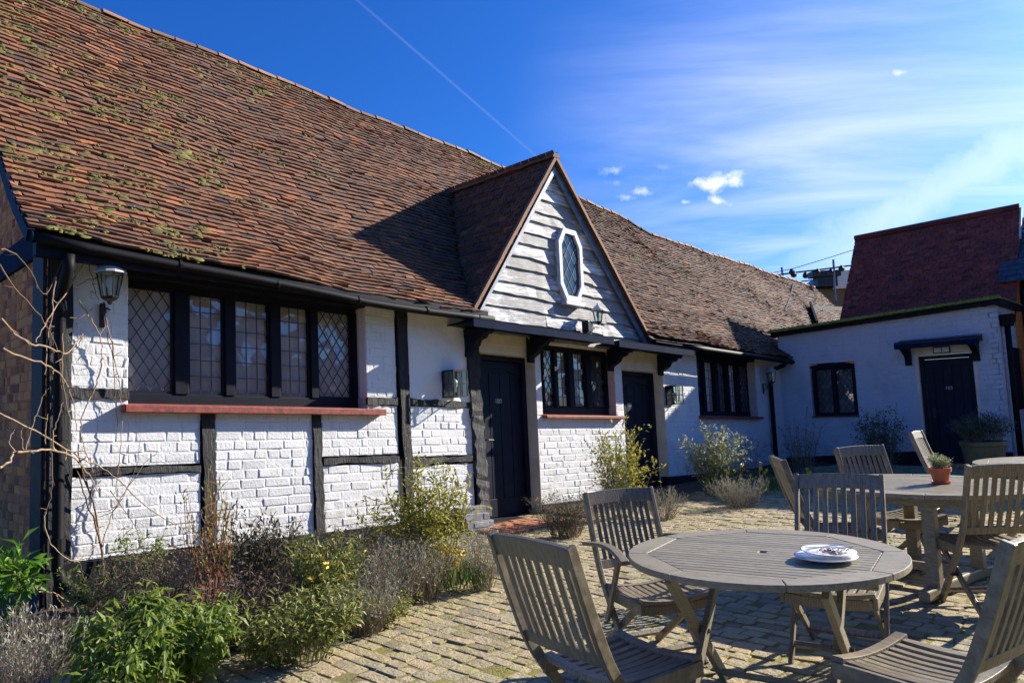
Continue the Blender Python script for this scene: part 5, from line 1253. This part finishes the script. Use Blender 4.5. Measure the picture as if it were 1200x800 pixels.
# bare climber on the left corner, traced as real stems standing off the wall
cl = thing('bare_climber', 'leafless tan climbing stems sprawling over the black corner and white brick at the left', 'climber', tuple(H(-4.4, .15, 0))); CO = H(-4.4, .15, 0)
def V3(px, py, v): u, w = at(px, py, v); return H(u, v, w)
rv = np.random.default_rng(77)
TW = [ # radius, colour, (px, py, v)...
 (.016, 'bark', (122, 700, .12), (121, 670, .10), (119, 640, .08), (113, 612, .07), (109, 585, .09), (97, 556, .12), (92, 530, .16)),
 (.013, 'bark', (119, 640, .09), (112, 615, .11), (103, 590, .13), (95, 566, .15), (90, 548, .2)),
 (.014, 'pale_bark', (0, 548, .62), (12, 540, .58), (18, 529, .5), (40, 528, .42), (60, 527, .34), (84, 534, .26), (98, 548, .2), (106, 558, .15), (115, 575, .1)),
 (.011, 'pale_bark', (0, 485, .5), (20, 494, .46), (45, 507, .38), (75, 524, .25), (98, 538, .16), (116, 546, .12), (134, 558, .13), (160, 583, .15), (185, 602, .2), (206, 616, .24)),
 (.010, 'pale_bark', (120, 420, .15), (117, 436, .14), (112, 452, .13), (104, 470, .12), (96, 490, .12), (95, 508, .11), (103, 535, .1), (112, 560, .09)),
 (.009, 'pale_bark', (90, 350, .16), (103, 368, .15), (112, 382, .16), (119, 400, .15), (119, 425, .14)),
 (.012, 'pale_bark', (0, 372, .6), (15, 388, .5), (35, 402, .42), (50, 405, .36), (66, 411, .28), (78, 414, .22), (88, 402, .14), (97, 391, .1)),
 (.010, 'pale_bark', (3, 408, .6), (25, 418, .5), (50, 425, .4), (68, 436, .3), (76, 447, .24), (82, 460, .2), (88, 478, .16), (90, 505, .14)),
 (.009, 'pale_bark', (66, 325, .3), (62, 350, .28), (60, 375, .26), (55, 400, .26), (53, 430, .28)),
 (.009, 'pale_bark', (102, 303, .13), (90, 322, .15), (78, 342, .2), (64, 362, .26), (50, 385, .34), (42, 400, .4)),
 (.008, 'bark', (0, 310, .55), (20, 340, .5), (40, 362, .4), (58, 388, .3), (70, 420, .25), (72, 455, .22)),
 (.007, 'bark', (0, 292, .6), (22, 300, .5), (40, 325, .42), (52, 345, .34), (62, 330, .28), (75, 300, .2)),
 (.008, 'pale_bark', (124, 372, .12), (128, 390, .08), (133, 415, .06), (138, 440, .06), (142, 470, .06), (143, 500, .06), (139, 540, .06), (134, 580, .06)),
 (.006, 'bark', (122, 370, .1), (127, 395, .07), (133, 430, .05), (135, 470, .05), (137, 500, .05)),
 (.008, 'pale_bark', (73, 390, .28), (74, 415, .26), (73, 445, .25), (80, 478, .22), (84, 500, .2)),
 (.006, 'bark', (104, 296, .1), (106, 315, .08), (110, 335, .08), (115, 352, .07)),
 (.006, 'bark', (112, 296, .1), (116, 318, .07), (112, 327, .07), (104, 327, .08), (96, 332, .1), (90, 335, .12)),
 (.007, 'pale_bark', (120, 640, .1), (128, 610, .1), (140, 585, .1), (158, 560, .12), (172, 540, .13), (185, 530, .14)),
 (.006, 'bark', (116, 600, .08), (132, 596, .08), (145, 580, .09), (160, 545, .1), (165, 515, .1)),
 (.006, 'bark', (130, 575, .08), (148, 600, .09), (165, 632, .12), (172, 660, .14)),
 (.008, 'pale_bark', (18, 529, .5), (10, 518, .55), (14, 508, .55), (17, 504, .56)), (.006, 'pale_bark', (27, 528, .46), (25, 512, .48), (26, 502, .48)),
 (.006, 'pale_bark', (30, 526, .46), (38, 500, .45), (43, 485, .44), (52, 462, .42), (56, 455, .42)),
 (.007, 'pale_bark', (62, 526, .34), (62, 505, .34), (68, 490, .33), (74, 470, .32)), (.006, 'pale_bark', (52, 520, .38), (54, 500, .38), (56, 484, .38)),
 (.009, 'pale_bark', (53, 600, .36), (53, 620, .34), (62, 640, .3), (75, 652, .26), (88, 658, .22), (104, 648, .16), (115, 636, .1)),
 (.007, 'bark', (60, 530, .34), (61, 560, .34), (58, 585, .34), (53, 605, .35)),
 (.009, 'pale_bark', (40, 685, .6), (45, 694, .58), (62, 694, .5), (76, 703, .42), (90, 710, .36), (102, 706, .3)), (.007, 'pale_bark', (66, 696, .5), (72, 706, .46), (78, 716, .42)),
 (.006, 'bark', (97, 391, .1), (92, 405, .12), (84, 415, .14)), (.005, 'bark', (82, 372, .16), (95, 372, .12), (103, 366, .1), (109, 361, .09)),
]
groups = {'bark': MB(), 'pale_bark': MB()}
for rad, colr, *pts in TW:
    path = bezier([V3(*p) for p in pts], len(pts)*3); path = [p+rv.normal(0, .004, 3) for p in path]
    groups[colr].tube(path, np.linspace(rad, rad*.55, len(path))*.62, 6, rv.random())
    for k in range(max(1, len(pts)//2)):       # spurs
        j = rv.integers(2, len(path)-1); d = rv.normal(0, 1, 3); d /= np.linalg.norm(d); L = rv.uniform(.03, .10); groups[colr].tube([path[j], path[j]+d*L*.5, path[j]+d*L+rv.normal(0, .01, 3)], [rad*.5, rad*.4, rad*.25], 4, .5)
for k, mb in groups.items(): mb.build('stems', M[k], cl, CO, fix=False)

# litter and weeds on the cobbles
lf, wd = MB(), MB(); r = np.random.default_rng(91); P, D, Nn, L = [], [], [], []
for i in range(5200):
    u, v = r.uniform(-5, 8), r.uniform(.6, 6.5)
    if in_bed(u, v): continue
    dist = v-(2.2 if u < -1.7 else .9)
    if r.random() > math.exp(-max(0, dist)*1.3)*.33+.012: continue
    q = P0+Dv*u+Nv*v; q[2] = .008; P.append(q); D.append(r.normal(0, 1, 3)*[1, 1, .12]); Nn.append(np.array([0, 0, 1.])+r.normal(0, .35, 3)); L.append(r.uniform(.018, .05))
leaf_mesh(lf, np.array(P), np.array(D), np.array(Nn), np.array(L), np.array(L)*.45, .25, r.random(len(P)))
o = lf.build('fallen_leaves', M['brown_leaf'], None, fix=False); tag(o, 'scattered dry brown leaves lying on the cobbles along the bed', 'fallen leaves', kind='stuff')
P, D, L = [], [], []
for i in range(1500):
    u, v = r.uniform(-5, 7), r.uniform(.6, 6)
    if in_bed(u, v): continue
    dist = v-(2.2 if u < -1.7 else .9)
    if r.random() > math.exp(-max(0, dist)*1.1)*.5+.02: continue
    for k in range(12): q = P0+Dv*(u+r.normal(0, .02))+Nv*(v+r.normal(0, .03)); q[2] = .0; P.append(q); D.append(np.array([r.normal(0, .8), r.normal(0, .8), 1.])); L.append(r.uniform(.012, .038))
leaf_mesh(wd, np.array(P), np.array(D), r.normal(0, 1, (len(P), 3))*[1, 1, .2]+[0, 0, .1], np.array(L), np.full(len(P), .004), .1, r.random(len(P)))
o = wd.build('weeds', M['olive_leaf'], None, fix=False); tag(o, 'tiny tufts of grass and moss growing in the cobble joints', 'weeds', kind='stuff')
# pale stone lying at the edge of the bed, bottom left
sb = MB(); c = gb(92, 812); r = np.random.default_rng(8); pts = []
ol = [(-.42, -.10), (-.2, -.17), (.12, -.15), (.36, -.08), (.42, .04), (.2, .13), (-.15, .15), (-.38, .08)]
for z, s in ((-.03, 1), (.05, 1), (.075, .9)): pts += [(x*s+r.normal(0, .006), y*s+r.normal(0, .006), z+r.normal(0, .005)) for x, y in ol]
sb.add(pts, [(i, (i+1) % 8, 8+(i+1) % 8, 8+i) for i in range(8)]+[(8+i, 8+(i+1) % 8, 16+(i+1) % 8, 16+i) for i in range(8)]+[tuple(range(16, 24)), tuple(range(7, -1, -1))])
so_ = sb.build('edging_stone', M['stone'], None, bevel=.012); so_.location = (c[0], c[1], 0); so_.rotation_euler = (0, 0, .5); tag(so_, 'flat pale stone at the bottom edge under the sage bush', 'stone')
